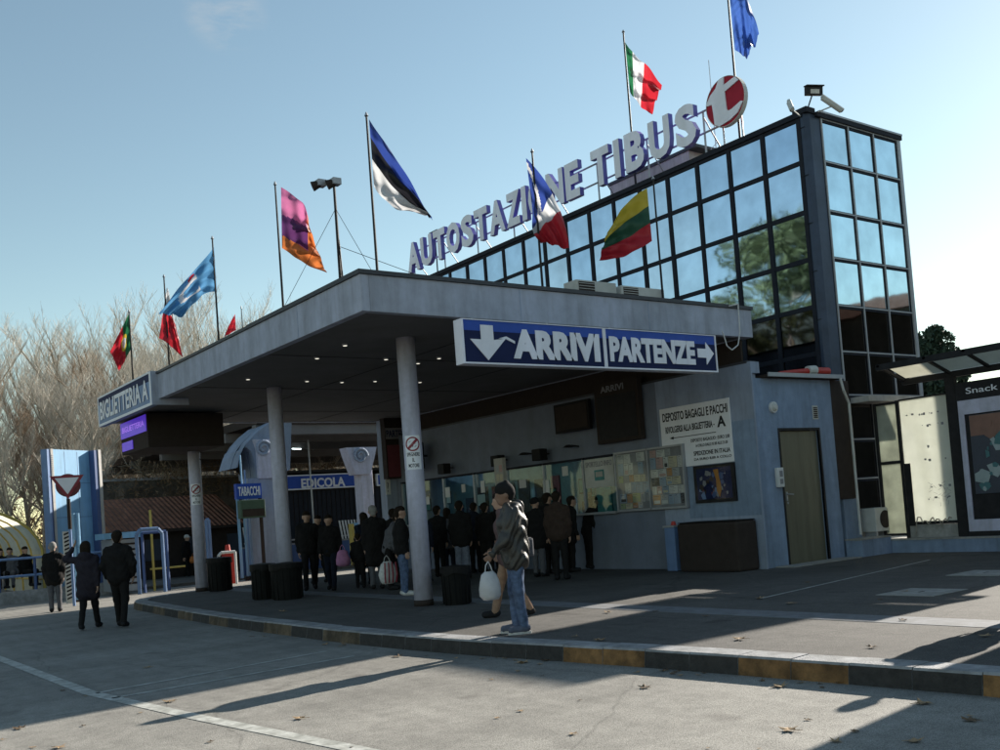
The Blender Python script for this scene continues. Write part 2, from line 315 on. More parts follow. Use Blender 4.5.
# ------------------------------------------------------------------ implicit surfaces (bodies, clothes)
def surfnet(prims, h, k=.04, wr=0, seed=0):
    P = np.array([[*a, *b, ra, rb] for a, b, ra, rb in prims], float)
    rm = P[:, 6:].max()+.05
    lo = np.minimum(P[:, :3], P[:, 3:6]).min(0)-rm; hi = np.maximum(P[:, :3], P[:, 3:6]).max(0)+rm
    n = np.ceil((hi-lo)/h).astype(int)+1
    g = np.stack(np.meshgrid(*[lo[i]+h*np.arange(n[i]) for i in range(3)], indexing='ij'), -1)
    acc = np.zeros(g.shape[:3])
    for p in P:
        a, b = p[:3], p[3:6]; d = b-a; L = max(d @ d, 1e-9)
        t = np.clip(((g-a) @ d)/L, 0, 1); q = g-(a+t[..., None]*d); dist = np.sqrt((q*q).sum(-1))-(p[6]+(p[7]-p[6])*t)
        acc += np.exp(-np.clip(dist/k*2.2, -30, 30))
    f = -np.log(acc+1e-30)*k/2.2
    if wr:
        x, y, z = g[..., 0], g[..., 1], g[..., 2]; s = seed*1.7
        f = f + wr*(np.sin(38*z+9*np.sin(11*x+s)+6*y)*.6+np.sin(23*x+31*z*.7+s)*.4+np.sin(27*y-19*z+2*s)*.4)
    s = f < 0
    c = [s[i:n[0]-1+i, j:n[1]-1+j, l:n[2]-1+l] for i in (0, 1) for j in (0, 1) for l in (0, 1)]
    tot = sum(q.astype(int) for q in c); mask = (tot > 0) & (tot < 8)
    idx = -np.ones(mask.shape, int); idx[mask] = np.arange(mask.sum()); cells = np.argwhere(mask)
    num = np.zeros((len(cells), 3)); cnt = np.zeros(len(cells))
    cor = [(i, j, l) for i in (0, 1) for j in (0, 1) for l in (0, 1)]
    for A in cor:
        for ax in range(3):
            if A[ax] == 0:
                B = list(A); B[ax] = 1
                fa = f[tuple((cells+A).T)]; fb = f[tuple((cells+B).T)]; cr = (fa < 0) != (fb < 0)
                t = np.where(cr, fa/np.where(cr, fa-fb, 1), 0); pt = np.array(A)+t[:, None]*(np.array(B)-A)
                num += pt*cr[:, None]; cnt += cr
    V = lo+h*(cells+num/cnt[:, None]); faces = []
    for ax in range(3):
        o1, o2 = [(1, 2), (2, 0), (0, 1)][ax]
        sl0 = [slice(None)]*3; sl1 = [slice(None)]*3; sl0[ax] = slice(0, -1); sl1[ax] = slice(1, None)
        e = s[tuple(sl0)] != s[tuple(sl1)]; E = np.argwhere(e); E = E[(E[:, o1] > 0) & (E[:, o2] > 0) & (E[:, o1] < n[o1]-1) & (E[:, o2] < n[o2]-1)]
        if not len(E): continue
        ins = s[tuple(E.T)]
        def id_(a, b):
            Q = E.copy(); Q[:, o1] -= a; Q[:, o2] -= b; return idx[tuple(Q.T)]
        q = np.stack([id_(1, 1), id_(0, 1), id_(0, 0), id_(1, 0)], 1)
        q[~ins] = q[~ins][:, ::-1]; faces.append(q)
    return V, np.concatenate(faces)
def implicit(mb, prims, h, k, mt, wr=0, seed=0):
    v, f = surfnet(prims, h, k, wr, seed); mb.add(v.tolist(), f.tolist(), mt); return mb

_hand = {}
def hand_mesh(side, fist):
    key = (side, fist)
    if key in _hand: return _hand[key]
    pr = []          # wrist at origin, hand hangs to -z, palm faces inwards (-x*side), thumb forward (+y)
    pr.append(((0, 0, .03), (0, 0, 0), .026, .026))
    for i in range(4): pr.append(((0, 0, -.01), (0, .03-.02*i, -.075), .017, .0125))
    L = (.068, .078, .072, .056)
    cur = 1.25 if fist else .45
    for i in range(4):
        p = np.array([0, .031-.021*i, -.082]); ang = 0
        for j, fr in enumerate((.45, .32, .23)):
            ang += cur*(.5 if j == 0 else .8)
            q = p + L[i]*fr*1.1*np.array([-side*math.sin(ang), 0, -math.cos(ang)]); pr.append((p, q, .0095-.001*j, .0088-.001*j)); p = q
    a = np.array([-.004*side, .022, -.02]); b = a+np.array([-.018*side, .032, -.022]); c = b+np.array([-.014*side, .008, -.032]); 
    pr += [(a, b, .014, .0115), (b, c, .0112, .009)]
    _hand[key] = surfnet(pr, .0055, .008); return _hand[key]

SK = [mat('skin_light', (.42, .26, .19), .55, var=.08, scale=10), mat('skin_dark', (.20, .12, .085), .55, var=.08, scale=10)]
def cloth(name, c, var=.2): return mat('cloth_'+name, c, .9, var=var, scale=14, bump=.35, bscale=90, spec=.15)
CL = dict(black=cloth('black', (.014, .013, .013)), grey=cloth('grey', (.10, .10, .11)), olive=mat('cloth_puffer', (.034, .031, .027), .46, var=.25, scale=14, bump=.3, bscale=70, spec=.5), jeans=cloth('jeans', (.085, .12, .20), .5),
          lightjeans=cloth('lightjeans', (.16, .18, .23), .3), brown=cloth('brown', (.045, .03, .024)), mauve=cloth('mauve', (.13, .085, .085)), navy=cloth('navy', (.014, .017, .028)),
          purple=cloth('purple', (.028, .024, .032)), shoe=cloth('shoe', (.02, .02, .022)), sneaker=cloth('sneaker', (.10, .11, .15)), sole=cloth('sole', (.55, .53, .5)),
          hair=cloth('hair', (.02, .014, .01)), greyhair=cloth('greyhair', (.25, .24, .23)), white=cloth('white', (.55, .54, .52)), tan=cloth('tan', (.30, .19, .13)), pink=cloth('pink', (.5, .22, .38)))

def person(label, x, y, z, face, H=1.74, top='black', legs='black', shoes='shoe', head='hair', hair='short', skin=0, stride=0, step=1, lean=0,
           armL=None, armR=None, coat=0, bend=0, sit=False, h=.02, group=None, hood=False, turn=0, hatlabel=None, bulk=1.0, fist=False, headfwd=0, puff=.010):
    """face: heading angle (radians from +X). local frame: +y forward, +x right"""
    s = H/1.75
    root = empty('person', (x, y, z), label, 'person', group)
    R = Matrix.Rotation(face-PI/2, 3, 'Z')
    J = {}
    ph = .94 if not sit else .50
    J['pel'] = (0, 0, ph); 
    ln = lean
    def up(d, xx=0, fwd=0): # point along the trunk at distance d above the pelvis
        a = ln + bend*min(1, d/.5)*.5
        return (xx, math.sin(a)*d+fwd, ph+math.cos(a)*d)
    J['chest'] = up(.34); J['neck'] = up(.54); J['headb'] = up(.60, 0, .01+headfwd*.5); J['head'] = up(.69, 0, .02+headfwd)
    for sx, nm in ((-1, 'L'), (1, 'R')):
        J['sh'+nm] = up(.462, .170*sx)
        J['hip'+nm] = (.085*sx, 0, ph-.03)
        if sit:
            J['kn'+nm] = (.11*sx, .42, .50); J['an'+nm] = (.11*sx, .40, .08); J['toe'+nm] = (.12*sx, .56, .035)
        else:
            st = stride*step*sx
            ky = st*.35+abs(stride)*.12; ay = st
            lift = .10*abs(stride) if st < 0 else 0
            J['kn'+nm] = (.09*sx, ky+.02, .50); J['an'+nm] = (.095*sx, ay-.02*(st < 0)*0, .085+lift*1.2); 
            J['toe'+nm] = (.11*sx, ay+.15, .035+(.0 if st >= 0 else -.0)+lift*.2)
        arm = armL if sx < 0 else armR
        sh = np.array(J['sh'+nm])
        if arm is None:
            sw = -stride*step*sx*.45
            el = sh+np.array([.045*sx, -.02+sw*.4, -.285]); wr_ = el+np.array([.0*sx, .06+sw*.6, -.245])
        else:
            el = sh+np.array(arm[0])*np.array([sx, 1, 1]); wr_ = el+np.array(arm[1])*np.array([sx, 1, 1])
        J['el'+nm] = tuple(el); J['wr'+nm] = tuple(wr_)
    T = lambda p: tuple(R @ (Vector(p)*s))
    g = {k_: T(v) for k_, v in J.items()}
    hd = np.array(J['head']); 
    def hp(dx, dy, dz):   # points on the head, with the head turned
        c_, s_ = math.cos(turn), math.sin(turn)
        return T((hd[0]+dx*c_-dy*s_, hd[1]+dx*s_+dy*c_, hd[2]+dz))
    S = lambda r: r*s
    # body: head with face, neck, trunk, arms, legs in one continuous surface
    b = [(hp(0, -.012, .035), hp(0, .012, .03), S(.092), S(.088)), (hp(0, .02, -.03), hp(0, .045, -.075), S(.066), S(.042)),
         (hp(0, .088, .005), hp(0, .108, -.028), S(.012), S(.016)), (hp(-.035, .078, .022), hp(.035, .078, .022), S(.014), S(.014)),
         (hp(-.018, .084, -.058), hp(.018, .084, -.058), S(.011), S(.011)), (hp(-.086, -.01, .01), hp(-.09, -.015, -.02), S(.016), S(.012)), (hp(.086, -.01, .01), hp(.09, -.015, -.02), S(.016), S(.012)),
         (g['neck'], hp(0, 0, -.05), S(.055), S(.055)), (g['pel'], g['chest'], S(.10), S(.11)), (g['chest'], g['neck'], S(.10), S(.05))]
    for n_ in 'LR':
        b += [(g['neck'], g['sh'+n_], S(.05), S(.045)), (g['sh'+n_], g['el'+n_], S(.045), S(.036)), (g['el'+n_], g['wr'+n_], S(.035), S(.024)),
              (g['hip'+n_], g['kn'+n_], S(.075), S(.05)), (g['kn'+n_], g['an'+n_], S(.048), S(.034)), (g['an'+n_], g['toe'+n_], S(.034), S(.026))]
    mb = MB(); implicit(mb, b, min(h, .018), .02, SK[skin])
    for sx, n_ in ((-1, 'L'), (1, 'R')):
        v, f = hand_mesh(sx, fist)
        el, wr_ = Vector(g['el'+n_]), Vector(g['wr'+n_]); d = (wr_-el).normalized()
        fw = R @ Vector((0, 1, 0)); 
        zax = -d; yax = (fw - fw.dot(zax)*zax); yax = yax.normalized() if yax.length > .1 else (R @ Vector((0, 0, 1))); xax = yax.cross(zax)
        Mx = np.array([list(xax), list(yax), list(zax)]).T
        mb.add((np.array(v)*s) @ Mx.T + np.array(wr_)[None], f.tolist(), SK[skin])
    mb.build('body', smooth=True).parent = root
    # eyes
    # trousers
    B = bulk
    t = [(T((-.05, 0, ph)), T((.05, 0, ph)), S(.112*B), S(.112*B))]
    for n_ in 'LR':
        an = np.array(g['an'+n_]); t += [(g['hip'+n_], g['kn'+n_], S(.098), S(.068)), (g['kn'+n_], tuple(an+np.array([0, 0, .0])), S(.066), S(.056))]
    mb = MB(); implicit(mb, t, h, .03, CL[legs], .004, seed=x); mb.build('trousers', smooth=True).parent = root
    # jacket or coat
    c = [(T((-.055, -.005, ph-.03)), tuple(np.array(g['chest'])+np.array(T((-.06, 0, 0)))), S(.125*B), S(.135*B)), (T((.055, -.005, ph-.03)), tuple(np.array(g['chest'])+np.array(T((.06, 0, 0)))), S(.125*B), S(.135*B)),
         (tuple(np.array(g['chest'])+np.array(T((0, 0, .02)))), tuple((np.array(g['neck'])*.85+np.array(g['chest'])*.15)), S(.14*B), S(.075)), (tuple(np.array(g['neck'])-np.array(T((0, 0, .01)))), g['neck'], S(.072), S(.070))]
    for n_ in 'LR':
        wq = np.array(g['wr'+n_])*.97+np.array(g['el'+n_])*.03
        c += [(tuple(np.array(g['neck'])*.9+np.array(g['chest'])*.1), g['sh'+n_], S(.066), S(.068*B)), (g['sh'+n_], g['el'+n_], S(.068*B), S(.060*B)), (g['el'+n_], tuple(wq), S(.060*B), S(.042))]
    if coat:
        for n_ in 'LR':
            hp_, kn_ = np.array(g['hip'+n_]), np.array(g['kn'+n_]); q = hp_+(kn_-hp_)*coat; c.append((tuple(hp_), tuple(q), S(.125), S(.135)))
        m_ = (np.array(g['hipL'])+g['hipR'])/2; k_ = (np.array(g['knL'])+g['knR'])/2; c.append((tuple(m_), tuple(m_+(k_-m_)*coat), S(.12), S(.13)))
    if hood: c += [(tuple(np.array(g['neck'])+np.array(T((-.07, -.07, -.0)))), tuple(np.array(g['neck'])+np.array(T((.07, -.07, -.0)))), S(.062), S(.062)), (tuple(np.array(g['neck'])+np.array(T((0, -.10, .02)))), tuple(np.array(g['neck'])+np.array(T((0, -.11, -.05)))), S(.06), S(.05)), (tuple(np.array(g['neck'])+np.array(T((-.08, .03, .0)))), tuple(np.array(g['neck'])+np.array(T((.08, .03, .0)))), S(.035), S(.035))]
    mb = MB(); implicit(mb, c, h, .035, CL[top], puff, seed=x+3); mb.build('jacket', smooth=True).parent = root
    for n_ in 'LR':
        an, to = np.array(g['an'+n_]), np.array(g['toe'+n_])
        heel = an+(an-to)*.25*np.array([1, 1, 0]); heel[2] = to[2]+.012*s
        mb = MB(); implicit(mb, [(tuple(an-np.array([0, 0, .03*s])), tuple(to+np.array([0, 0, .02*s])), S(.050), S(.036)), (tuple(heel+np.array([0, 0, .02*s])), tuple(to+np.array([0, 0, .012*s])), S(.042), S(.042))], .014, .02, CL[shoes])
        if shoes == 'sneaker':
            q = (to-heel); q[2] = 0; L_ = np.linalg.norm(q); q /= L_; pr_ = np.array([-q[1], q[0], 0]); pts = []
            for k2 in range(14):
                a_ = 2*PI*k2/14; pts.append(heel*[1, 1, 0]+q*(L_/2+(L_/2+.05)*math.cos(a_))+pr_*.05*math.sin(a_)*(1 if math.cos(a_) > 0 else .85)+np.array([0, 0, 0]))
            zb = min(heel[2], to[2])-.035*s
            mb.add([tuple(p+[0, 0, zb]) for p in pts]+[tuple(p+[0, 0, zb+.028]) for p in pts], [tuple(range(14))[::-1], tuple(range(14, 28))]+[(i, (i+1) % 14, 14+(i+1) % 14, 14+i) for i in range(14)], CL['sole'])
        mb.build('shoe', smooth=(shoes != 'sneaker')).parent = root
    # hair or hat
    if hair == 'short': hh = [(hp(0, -.03, .05), hp(0, .012, .062), S(.092), S(.088)), (hp(0, -.045, .0), hp(0, -.055, -.04), S(.075), S(.055))]
    elif hair == 'long': hh = [(hp(0, -.03, .05), hp(0, .012, .062), S(.096), S(.091)), (hp(-.03, -.05, 0), hp(-.05, -.06, -.17), S(.075), S(.055)), (hp(.03, -.05, 0), hp(.05, -.06, -.17), S(.075), S(.055))]
    elif hair == 'beanie': hh = [(hp(0, -.025, .055), hp(0, .014, .062), S(.102), S(.098)), (hp(0, -.03, .10), hp(0, -.035, .15), S(.075), S(.035)), (hp(0, -.05, .015), hp(0, -.05, .0), S(.08), S(.07))]
    elif hair == 'cap': hh = [(hp(0, -.02, .06), hp(0, .012, .065), S(.098), S(.094)), (hp(-.04, .08, .05), hp(.04, .08, .05), S(.025), S(.025)), (hp(-.03, .13, .04), hp(.03, .13, .04), S(.014), S(.014))]
    else: hh = [(hp(0, -.03, .05), hp(0, .0, .06), S(.094), S(.088))]
    if hair: 
        mb = MB(); implicit(mb, hh, .014, .02, CL[head], .002, seed=x); o = mb.build('hat' if hair in ('beanie', 'cap') else 'hair', smooth=True); o.parent = root
    # eyes and mouth line
    root.update_tag()
    mb = MB()
    for e in (-1, 1):
        c0 = Vector(hp(.031*e, .083, .008)); c1 = Vector(hp(.031*e, .094, .008)); mb.tube(c0, c1, .011*s, .006*s, 'black', 8)
    mb.build('eyes').parent = root
    root['_j'] = 0; del root['_j']
    return root, {k_: Vector(v)+Vector((x, y, z)) for k_, v in g.items()}

# ================================================================== SETTING
K = .16
mb = MB(); mb.add([(-400, -400, 0), (500, -400, 0), (500, 500, 0), (-400, 500, 0)], [(0, 1, 2, 3)], 'road'); tag(mb.build('road'), kind='structure')
kpx = [(1000, 672.8), (864, 666), (740, 656.8), (640, 650), (552.8, 645.4), (480, 642), (415.6, 637.6), (360, 632.8), (323.6, 629.3), (266.4, 622), (219.6, 617.3), (178, 611), (133.8, 602.5)]
kp = [np.array([7.1, -25.]), np.array([7.1, -5.]), np.array([7.1, 2.0])] + [atz(*p, K)[:2] for p in kpx]
kx = [p[0] for p in kp]; sm = kx[:]
for i in range(2, len(kx)-1): sm[i] = (kx[i-1]+2*kx[i]+kx[i+1])/4
kp = [np.array([a, p[1]]) for a, p in zip(sm, kp)]
# rounded end of the island
ex, ey = kp[-1]
kp += [np.array([ex+.35, ey+1.0]), np.array([ex+1.1, ey+1.75]), np.array([ex+2.2, ey+2.1]), np.array([ex+8, ey+2.2]), np.array([24, ey+2.2])]
pl = [tuple(p) for p in kp] + [(60, ey+2.2), (60, -25)]
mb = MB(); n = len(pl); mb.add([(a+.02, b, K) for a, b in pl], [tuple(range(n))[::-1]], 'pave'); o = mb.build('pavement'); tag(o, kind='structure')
# resample kerb into blocks
def resample(P, step):
    out = []; d = 0; cur = P[0]
    out.append(cur); 
    for a, b in zip(P, P[1:]):
        L = np.linalg.norm(b-a); t = step-d
        while t <= L: out.append(a+(b-a)*t/L); t += step
        d = (d+L) % step if False else L-(t-step)
    return out
kb = resample(kp, .535)
mb = MB()
KW = .30
def nrm(a, b): d = (b-a)/np.linalg.norm(b-a); return np.array([d[1], -d[0]])   # towards the island (+x)
for i in range(len(kb)-1):
    a, b = kb[i], kb[i+1]
    n0 = nrm(kb[max(i-1, 0)], b); n1 = nrm(a, kb[min(i+2, len(kb)-1)])
    # colour blocks by distance along the kerb
    ym = (a[1]+b[1])/2
    face = 'kblack'
    if ym < 26.5:
        ph = ((ym-6.2)/2.28) % 1
        face = 'korange' if (ph > .5 or (ym > 5.0 and ym < 6.15)) else 'kblack'
        if 5.0 < ym < 6.15: face = 'korange'
        elif 6.15 <= ym < 7.2: face = 'kblack'
        elif 7.2 <= ym < 8.35: face = 'korange'
        elif 8.35 <= ym < 10.6: face = 'kblack'
    if face == 'korange' and ym > 10.6: face = 'kfaded'
    g = .004; d = (b-a)/np.linalg.norm(b-a); a2, b2 = a+d*g, b-d*g
    z1 = K+.012; jit = (random.random()-.5)*.008
    A0, B0 = a2-n0*.0, b2-n1*.0; A1, B1 = a2+n0*KW, b2+n1*KW; Ab, Bb = a2-n0*.025, b2-n1*.025
    A0 = A0+n0*.012; B0 = B0+n1*.012
    vs = [(*Ab, -.02), (*Bb, -.02), (*(a2-n0*.0), z1-.02+jit), (*(b2-n1*.0), z1-.02+jit), (*A0, z1+jit), (*B0, z1+jit), (*A1, z1+jit), (*B1, z1+jit), (*A1, -.02), (*B1, -.02)]
    mb.add(vs, [(1, 0, 2, 3)], face)
    mb.add(vs, [(3, 2, 4, 5), (5, 4, 6, 7), (7, 6, 8, 9), (0, 8, 6, 4, 2), (1, 3, 5, 7, 9)], 'stone')
tag(mb.build('kerb'), kind='structure')
# pavement stripe, pale strips, joints
mb = MB(); mb.box(9.35, 9.85, -10, 26.5, K, K+.004, 'stripe'); tag(mb.build('paving_band'), kind='structure')
def line(name, pts, wd, z, mt):
    mb = MB()
    for (a, b) in zip(pts, pts[1:]):
        a, b = np.array(a), np.array(b); d = (b-a)/np.linalg.norm(b-a); n_ = np.array([-d[1], d[0]])*wd/2
        mb.add([(*(a+n_), z), (*(a-n_), z), (*(b-n_), z), (*(b+n_), z)], [(0, 1, 2, 3)], mt)
    return tag(mb.build(name), kind='structure')
line('road_marking', [(2.72, 30), (2.74, 11.4), (3.0, 8.9), (3.33, 6.41), (3.6, 4)], .15, .004, 'paint')
line('road_marking', [(2.78, 11.3), (5.72, 11.75)], .07, .004, 'paint')
line('road_marking', [(2.8, 10.75), (5.7, 10.95)], .07, .004, 'paint')
line('road_marking', [(10.9, 9.0), (17.1, 10.1)], .05, K+.004, 'paint')
# ground beyond the island
mb = MB(); mb.box(2.6, 60, 32.6, 200, -.02, .10, 'ground'); tag(mb.build('back_pavement'), kind='structure')

for i, (cx, cy, lb) in enumerate(((12.1, 7.3, 'pale square drain cover in the asphalt, nearer to the kerb'), (14.7, 7.8, 'pale square drain cover in the asphalt, nearer to the white panels'))):
    mb = MB(); mb.box(cx-.42, cx+.42, cy-.40, cy+.40, K-.01, K+.006, 'slab'); r = tag(mb.build('drain_cover', loc=(cx, cy, K)), lb, 'drain cover', 'drain covers')
    mb = MB(); mb.box(cx-.30, cx+.30, cy-.28, cy+.28, K+.004, K+.010, 'slab'); o = mb.build('lid', bevel=.003); o.parent = r; o.matrix_parent_inverse = Matrix.Translation(-Vector(r.location))
    mb = MB()
    mb.box(cx-.06, cx+.06, cy-.015, cy+.015, K+.008, K+.013, 'dark')
    o = mb.build('lifting_slot'); o.parent = r; o.matrix_parent_inverse = Matrix.Translation(-Vector(r.location))

def kid(mb, name, root, **kw): return mb.build(name, parent=root, **kw)

# ================================================================== CANOPY
X0, X1, YF, YR, ZB, ZT = 7.0, 15.62, 12.47, 26.5, 4.65, 5.19
can = empty('station_canopy', (8.9, 14.3, K), 'wide flat concrete canopy on round grey columns over the bus station forecourt', 'canopy')
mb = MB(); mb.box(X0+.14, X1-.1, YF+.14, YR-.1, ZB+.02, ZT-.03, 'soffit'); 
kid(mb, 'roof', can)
mb = MB()
for yy in (16.2, 20.1, 24.0): mb.box(X0+.16, X1-.12, yy-.012, yy+.012, ZB+.012, ZB+.018, 'soffit_seam')
for xx in (9.9, 12.8): mb.box(xx-.012, xx+.012, YF+.16, YR-.12, ZB+.006, ZB+.011, 'soffit_seam')
kid(mb, 'soffit_joints', can)
mb = MB()
mb.box(X0, X0+.14, YF, 18.55, ZB, ZT, 'fascia'); mb.box(X0, X0+.14, 18.56, YR, ZB, ZT, 'fascia')
mb.box(X0+.141, X1, YF, YF+.14, ZB, ZT, 'fascia'); mb.box(X0+.141, X1, YR-.14, YR, ZB, ZT, 'fascia'); mb.box(X1-.14, X1, YF+.141, YR-.141, ZB, ZT, 'fascia')
kid(mb, 'fascia', can, bevel=.008)
mb = MB()
for q in (9.9, 12.8): mb.box(q-.008, q+.008, YF-.003, YF-.0006, ZB+.01, ZT-.01, 'hall')
for q in (14.6, 22.4): mb.box(X0-.003, X0-.0006, q-.008, q+.008, ZB+.01, ZT-.01, 'hall')
kid(mb, 'fascia_joints', can)
mb = MB()
mb.box(X0-.035, X0+.25, YF-.035, 16.6, ZT+.002, ZT+.065, 'coping'); mb.box(X0-.035, X0+.25, 16.61, YR+.03, ZT+.002, ZT+.052, 'coping')
mb.box(X0+.251, X1+.03, YF-.035, YF+.25, ZT+.002, ZT+.065, 'coping'); mb.box(X0+.251, X1+.03, YR-.22, YR+.03, ZT+.002, ZT+.05, 'coping'); mb.box(X1-.22, X1+.03, YF+.251, YR-.221, ZT+.002, ZT+.05, 'coping')
mb.box(X0+.25, X1-.22, YF+.25, YR-.22, ZT-.02, ZT+.02, 'coping')
kid(mb, 'coping', can)
cols = [(8.80, 14.28), (8.95, 20.05), (9.05, 25.55)]
for cx, cy in cols:
    mb = MB(); mb.tube((cx, cy, K), (cx, cy, ZB+.02), .158, .158, 'column', 40); kid(mb, 'column', can)
    for p in D.objects[-1:]: pass
    mb = MB(); mb.tube((cx, cy, K), (cx, cy, K+.10), .166, .163, 'dark2', 40); kid(mb, 'column_foot', can)
for o in list(D.objects):
    if o.name.startswith('column'):
        for p in o.data.polygons: p.use_smooth = len(p.vertices) == 4
for px, py in ((317, 358), (345, 345), (386, 359), (307, 381), (342, 382), (375, 381), (418, 363), (439, 358), (248, 379), (420, 382)):
    p = atz(px, py, ZB)
    mb = MB(); mb.tube((p[0], p[1], ZB+.03), (p[0], p[1], ZB-.012), .055, .055, 'alu', 14); mb.tube((p[0], p[1], ZB-.010), (p[0], p[1], ZB-.016), .035, .035, 'downlight', 12); kid(mb, 'downlight', can)
# loose white cable loop at the canopy's near end
mb = MB(); P0 = [aty(a, b, YF-.06) for a, b in ((729, 306), (738, 304), (739, 318), (740, 332), (738, 345), (732, 350), (727, 346), (724, 336), (722, 331))]
mb.path(P0, .012, 'cable'); tag(mb.build('cable'), 'loose white cable looping below the right end of the canopy', 'cable')

# no-smoking signs wrapped round the columns
def nosign(cx, cy, zb, zt, label, ang0):
    r0 = .1585; W = .27; 
    t = empty('engine_off_sign', (cx, cy, zb), label, 'sign', 'engine off signs on the columns')
    def wrap(u, v, n): a = ang0+u/r0; return ((r0+n)*math.cos(a)+cx, (r0+n)*math.sin(a)+cy, v)
    def sheet(u0, u1, v0, v1, n, mt, mb, k=14):
        vs = []; 
        for i in range(k+1):
            u = u0+(u1-u0)*i/k
            vs += [wrap(u, v0, n), wrap(u, v1, n), wrap(u, v1, .0005), wrap(u, v0, .0005)]
        fs = []
        for i in range(k):
            a, b = 4*i, 4*i+4
            fs += [(a, b, b+1, a+1), (a+1, b+1, b+2, a+2), (a+3, a+2, b+2, b+3), (a, a+3, b+3, b)]
        fs += [(0, 1, 2, 3), (4*k, 4*k+3, 4*k+2, 4*k+1)]
        mb.add(vs, fs, mt)
    h_ = zt-zb
    mb = MB(); sheet(-W/2, W/2, zb, zt, .004, 'sign_white', mb); kid(mb, 'plate', t)
    mb = MB(); cz = zt-W/2-.01; R1, R0 = W*.45, W*.36; k = 36; vs = []; fs = []
    for i in range(k):
        a = 2*PI*i/k
        vs += [wrap(R1*math.cos(a), cz+R1*math.sin(a), .007), wrap(R0*math.cos(a), cz+R0*math.sin(a), .007)]
    fs = [(2*i, 2*((i+1) % k), 2*((i+1) % k)+1, 2*i+1) for i in range(k)]
    mb.add(vs, fs, 'red')
    q = .022; pts = []
    for i in range(9):
        s_ = -R0+2*R0*i/8; u, v = s_*.72, -s_*.72
        pts += [wrap(-(u+q*.7), cz+v-q*-.7, .0075), wrap(-(u-q*.7), cz+v-q*.7, .0075)]
    mb.add(pts, [(2*i, 2*i+1, 2*i+3, 2*i+2) for i in range(8)], 'red'); kid(mb, 'prohibition_ring', t)
    mb = MB()
    for u0, v0, u1, v1, r in ((-.05, -.02, .0, .01, .008), (0, .01, .05, .0, .006), (-.06, .03, -.03, .05, .008), (.03, -.05, .06, -.03, .01), (-.01, -.05, .01, -.03, .012)):
        a, b = wrap(u0, cz+v0, .006), wrap(u1, cz+v1, .006); mb.tube(a, b, r*.6, r*.6, 'greytxt', 5)
    kid(mb, 'pictogram', t)
    mb = MB(); hz = (cz-W/2-zb)
    for i, (s_, wd) in enumerate((('SPEGNERE', .22), ('IL', .04), ('MOTORE', .18))):
        top_ = cz-W/2-.005-hz*.32*i
        text(mb, s_, None, -wd/2, wd/2, top_-hz*.22, top_-.0, .0045, .006, 'txt', bold=.02, wrap=lambda u, v, n: wrap(u, v, n))
    kid(mb, 'lettering', t)
for (cx, cy), (pt, pb), px, lb in ((cols[0], (436, 470), 414, 'engine off sign with red ring wrapped round the nearest canopy column'), (cols[1], (477, 500), 278, ''), (cols[2], (484, 505), 196, 'engine off sign with red ring wrapped round the farthest canopy column')):
    if not lb: continue
    zt, zb = zover(px, pt, cx, cy), zover(px, pb, cx, cy)
    nosign(cx, cy, zb, zt, lb, math.atan2(-cy, -cx))

# ================================================================== STATION HALL (wall towards -X, annex with door towards -Y)
WX, WY = 15.3, 12.4
hall = empty('ticket_hall', (WX, WY, K), 'low blue-grey rendered ticket hall with counter windows and a metal door', 'building')
mb = MB(); ZW = 4.13
WT = .22
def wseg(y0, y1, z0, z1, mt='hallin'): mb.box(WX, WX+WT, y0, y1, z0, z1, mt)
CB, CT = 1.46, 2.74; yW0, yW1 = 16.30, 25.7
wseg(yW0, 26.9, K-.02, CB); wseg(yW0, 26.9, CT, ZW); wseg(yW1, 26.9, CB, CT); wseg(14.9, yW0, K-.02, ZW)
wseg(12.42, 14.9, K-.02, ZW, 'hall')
mb.box(WX-.004, WX-.0005, 12.36, 14.2, 1.2, 3.05, 'hallblue')
kid(mb, 'front_wall', hall)
mb = MB(); mb.box(WX, WX+.02+.02, WY-.06, WY+.018, K-.02, ZW+.02, 'hall'); mb.box(WX+.04, WX+.26, WY-.06, WY+.018, 3.93, ZW+.02, 'hall')
mb.box(WX+.042, 16.08, WY-.001, WY+.2, K-.02, 3.84, 'hallblue'); mb.box(17.33, 17.86, WY-.001, WY+.2, K-.02, 3.84, 'hallblue'); mb.box(16.081, 17.329, WY-.001, WY+.2, 2.83, 3.84, 'hallblue')
kid(mb, 'end_wall', hall)
mb = MB(); mb.box(17.66, 17.86, WY+.201, 14.8, K-.02, 3.84, 'dark2'); mb.box(15.53, 17.85, 26.7, 26.9, K, 4.1, 'hall'); kid(mb, 'side_wall', hall)
mb = MB(); mb.box(15.66, 18.05, WY-.18, 14.0, 3.842, 3.90, 'dark2'); mb.box(15.64, 18.07, WY-.21, WY-.181, 3.85, 3.93, 'alu'); kid(mb, 'annex_roof', hall)
mb = MB(); mb.box(WX+.0, 15.56, 12.42, 26.9, ZW+.002, ZW+.05, 'coping'); mb.box(15.56, 17.9, 14.8, 26.9, ZW-.06, ZW+.03, 'coping'); kid(mb, 'wall_cap', hall)
mb = MB(); mb.box(15.50, 15.55, 12.7, 26.7, ZW+.05, ZB+.01, 'dark2'); kid(mb, 'shaded_gap_strip', hall)  # dark strip put in for the shaded gap between wall top and soffit
mb = MB(); mb.box(16.085, 17.325, WY+.05, WY+.10, K, 2.80, 'door'); dr = kid(mb, 'door', hall, bevel=.006)
mb = MB(); mb.box(16.03, 16.08, WY-.012, WY+.04, K, 2.86, 'dark'); mb.box(17.33, 17.38, WY-.012, WY+.04, K, 2.86, 'dark'); mb.box(16.081, 17.329, WY-.012, WY+.04, 2.81, 2.86, 'dark'); kid(mb, 'door_frame', hall)
